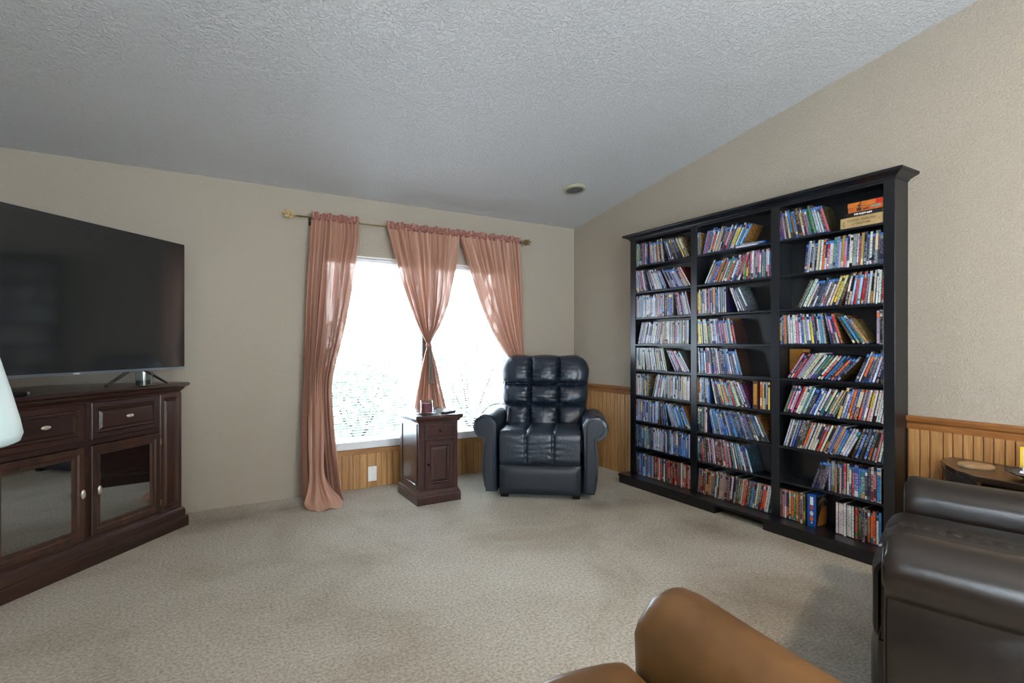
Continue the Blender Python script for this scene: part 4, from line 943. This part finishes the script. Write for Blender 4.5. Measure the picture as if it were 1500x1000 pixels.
mb=MB(); mb.lathe([(.003,-.002),(.010,0),(.011,.012),(.009,.02)],n=16,M=Matrix.Translation((.112,-.012,.012))@Matrix.Rotation(R(90),4,'Y')); mb.build('end_cap',M['silver'],t,smooth=True)
t=thing('set_top_box','black upright box behind the media box on the cabinet','box',cabpt(-.40,.16,.9505),CR)
MB().box(-.06,.085,-.03,.04,0,.08).build('body',M['blackplastic'],t,bevel=.004)
MB().box(-.04,.02,-.031,-.030,.03,.04).build('front_strip',plain('dark_grey_strip',(.12,.12,.13),.3),t)

# ---------------------------------------------------------------- side table by the right wall
stb=thing('side_table','dark side table with carved corner between wall and chocolate recliner','side table',(3.345,1.142,0))
pl=[(0,0),(-.16,0),(-.16,-.03),(-.22,-.05),(-.30,-.10),(-.37,-.17),(-.405,-.235),(-.405,-.62),(0,-.62)]
M['stw']=wood('dark_walnut_top',(.10,.06,.045),(.22,.15,.11),.28,'y',1,3,coat=.4)
pl2=[(0,0),(-.13,0),(-.24,-.06),(-.33,-.13),(-.40,-.225),(-.405,-.62),(0,-.62)]
MB().prism(pl2[::-1] if False else [(x,y) for x,y in pl2],.59,.615).build('table_top',M['stw'],stb,bevel=.003)
mb=MB(); 
def carve(u,v):
    k=u*3.999; i=min(3,int(k)); f=k-i; a0=pl2[i+1-0] if i+1<len(pl2) else pl2[-1]; a1=pl2[min(i+2,4)]
    x=a0[0]+(a1[0]-a0[0])*f; y=a0[1]+(a1[1]-a0[1])*f; w=.012*noise.noise(Vector((u*14,v*7,1)))
    return (x+.02*v+w,y-.02*v+w,.590-.085*v)
MB().grid(carve,60,12).build('carved_apron',plain('carved_dark',(.12,.10,.10),.45,var=.5,vs=40),stb,smooth=True)
MB().box(-.37,-.02,-.60,-.24,.50,.589).build('apron',M['stw'],stb,bevel=.002)
for (x,y) in ((-.36,-.26),(-.36,-.59),(-.04,-.08),(-.04,-.59)):
    mb=MB(); mb.lathe([(.018,0),(.022,.1),(.026,.35),(.03,.5),(.03,.589)],(x,y,0),14); mb.build('leg',M['stw'],stb,smooth=True)
t=thing('wooden_coaster','round pale wooden coaster on the left corner of the side table','coaster',(3.165,.985,.6155))
MB().lathe([(.066,0),(.068,.003),(.068,.011),(.064,.013),(.001,.013)],n=36).build('disc',wood('pale_maple',(.62,.48,.33),(.80,.68,.52),.5,'x',2,4),t,smooth=True,angle=40)
t=thing('serving_tray','slate blue oval bowl on the side table holding crumpled paper','bowl',(3.09,.70,.6155))
mb=MB(); mb.lathe([(.06,0),(.085,.006),(.118,.028),(.128,.030),(.118,.022),(.08,.010),(.001,.008)],n=36,M=Matrix.Diagonal((1,1.25,1,1))); mb.build('bowl',plain('slate_blue',(.10,.14,.19),.35),t,smooth=True)
mb=MB(); rw=random.Random(3)
mb.grid(lambda u,v:(-.06+.12*u,-.08+.16*v,.022+.016*noise.noise(Vector((u*6,v*6,2)))+.006*sin(9*u+5*v)),16,16); t2=mb.build('crumpled_paper',plain('white_paper',(.8,.78,.82),.8),None,smooth=False)
t2.location=(3.10,.72,.6265); props(t2,'white crumpled paper lying in the slate blue bowl','paper')
t=thing('picture_card','small yellow-edged card with purple print standing at the right end of the side table','card',(3.22,.845,.6155),R(-70))
MB().box(0,.16,0,.004,0,.115).build('card',plain('yellow_card',(.80,.66,.12),.5),t)
MB().box(.012,.15,-.001,0,.008,.105).build('print_panel',plain('white_card',(.84,.82,.86),.5),t)
mb=MB()
for k in range(9): mb.box(.02,.14,-.002,-.001,.015+k*.0095,.021+k*.0095)
mb.build('print_lines',plain('purple_print',(.28,.22,.50),.5),t)
MB().box(.02,.14,-.0026,-.002,.075,.083).build('print_bar',plain('rose_print',(.75,.45,.50),.5),t)
MB().box(.05,.11,.004,.06,0,.004).build('easel_foot',plain('card_back',(.6,.5,.2),.6),t)

# ---------------------------------------------------------------- white lampshade at the left edge
lp=thing('floor_lamp','floor lamp whose pale bell shade enters at the left picture edge','floor lamp',(-.53,1.84,0))
mb=MB(); mb.lathe([(.05,1.25),(.07,1.20),(.10,1.08),(.118,1.0),(.124,.965),(.118,.945),(.10,.936),(.096,.94),(.112,.97),(.094,1.08),(.062,1.20),(.045,1.245)],n=40,cap=False); mb.build('lamp_shade',M['shade'],lp,smooth=True)
MB().tube([(0,0,.02),(0,0,1.24)],.010,12).build('pole',M['dknob'],lp,smooth=True)
MB().lathe([(.11,0),(.11,.012),(.03,.024),(.012,.03)],n=32).build('base',M['dknob'],lp,smooth=True,angle=40)
MB().lathe([(.006,1.10),(.028,1.12),(.033,1.15),(.02,1.18),(.012,1.2)],n=20).build('bulb',plain('frosted_bulb',(.9,.9,.88),.4),lp,smooth=True)
mb=MB()
for k in range(3): mb.tube([(0,0,1.235),(.047*cos(k*2.1),.047*sin(k*2.1),1.245)],.002,6)
mb.build('shade_spider',M['dknob'],lp)

# ---------------------------------------------------------------- ceiling lamp behind the camera
cl=thing('ceiling_lamp','round frosted ceiling lamp behind the camera','ceiling lamp',(1.3,-1.15,zc(-1.15)-.01))
MB().lathe([(.16,0),(.16,-.03),(.15,-.035)],n=36).build('canopy',M['gold'],cl)
L=bpy.data.lights.new('lamp_glow','AREA'); L.shape='DISK'; L.size=.45; L.energy=55; L.color=(1.0,.78,.52)
lo=bpy.data.objects.new('lamp_glow',L); col.objects.link(lo); lo.parent=cl; lo.location=(0,0,-.06)
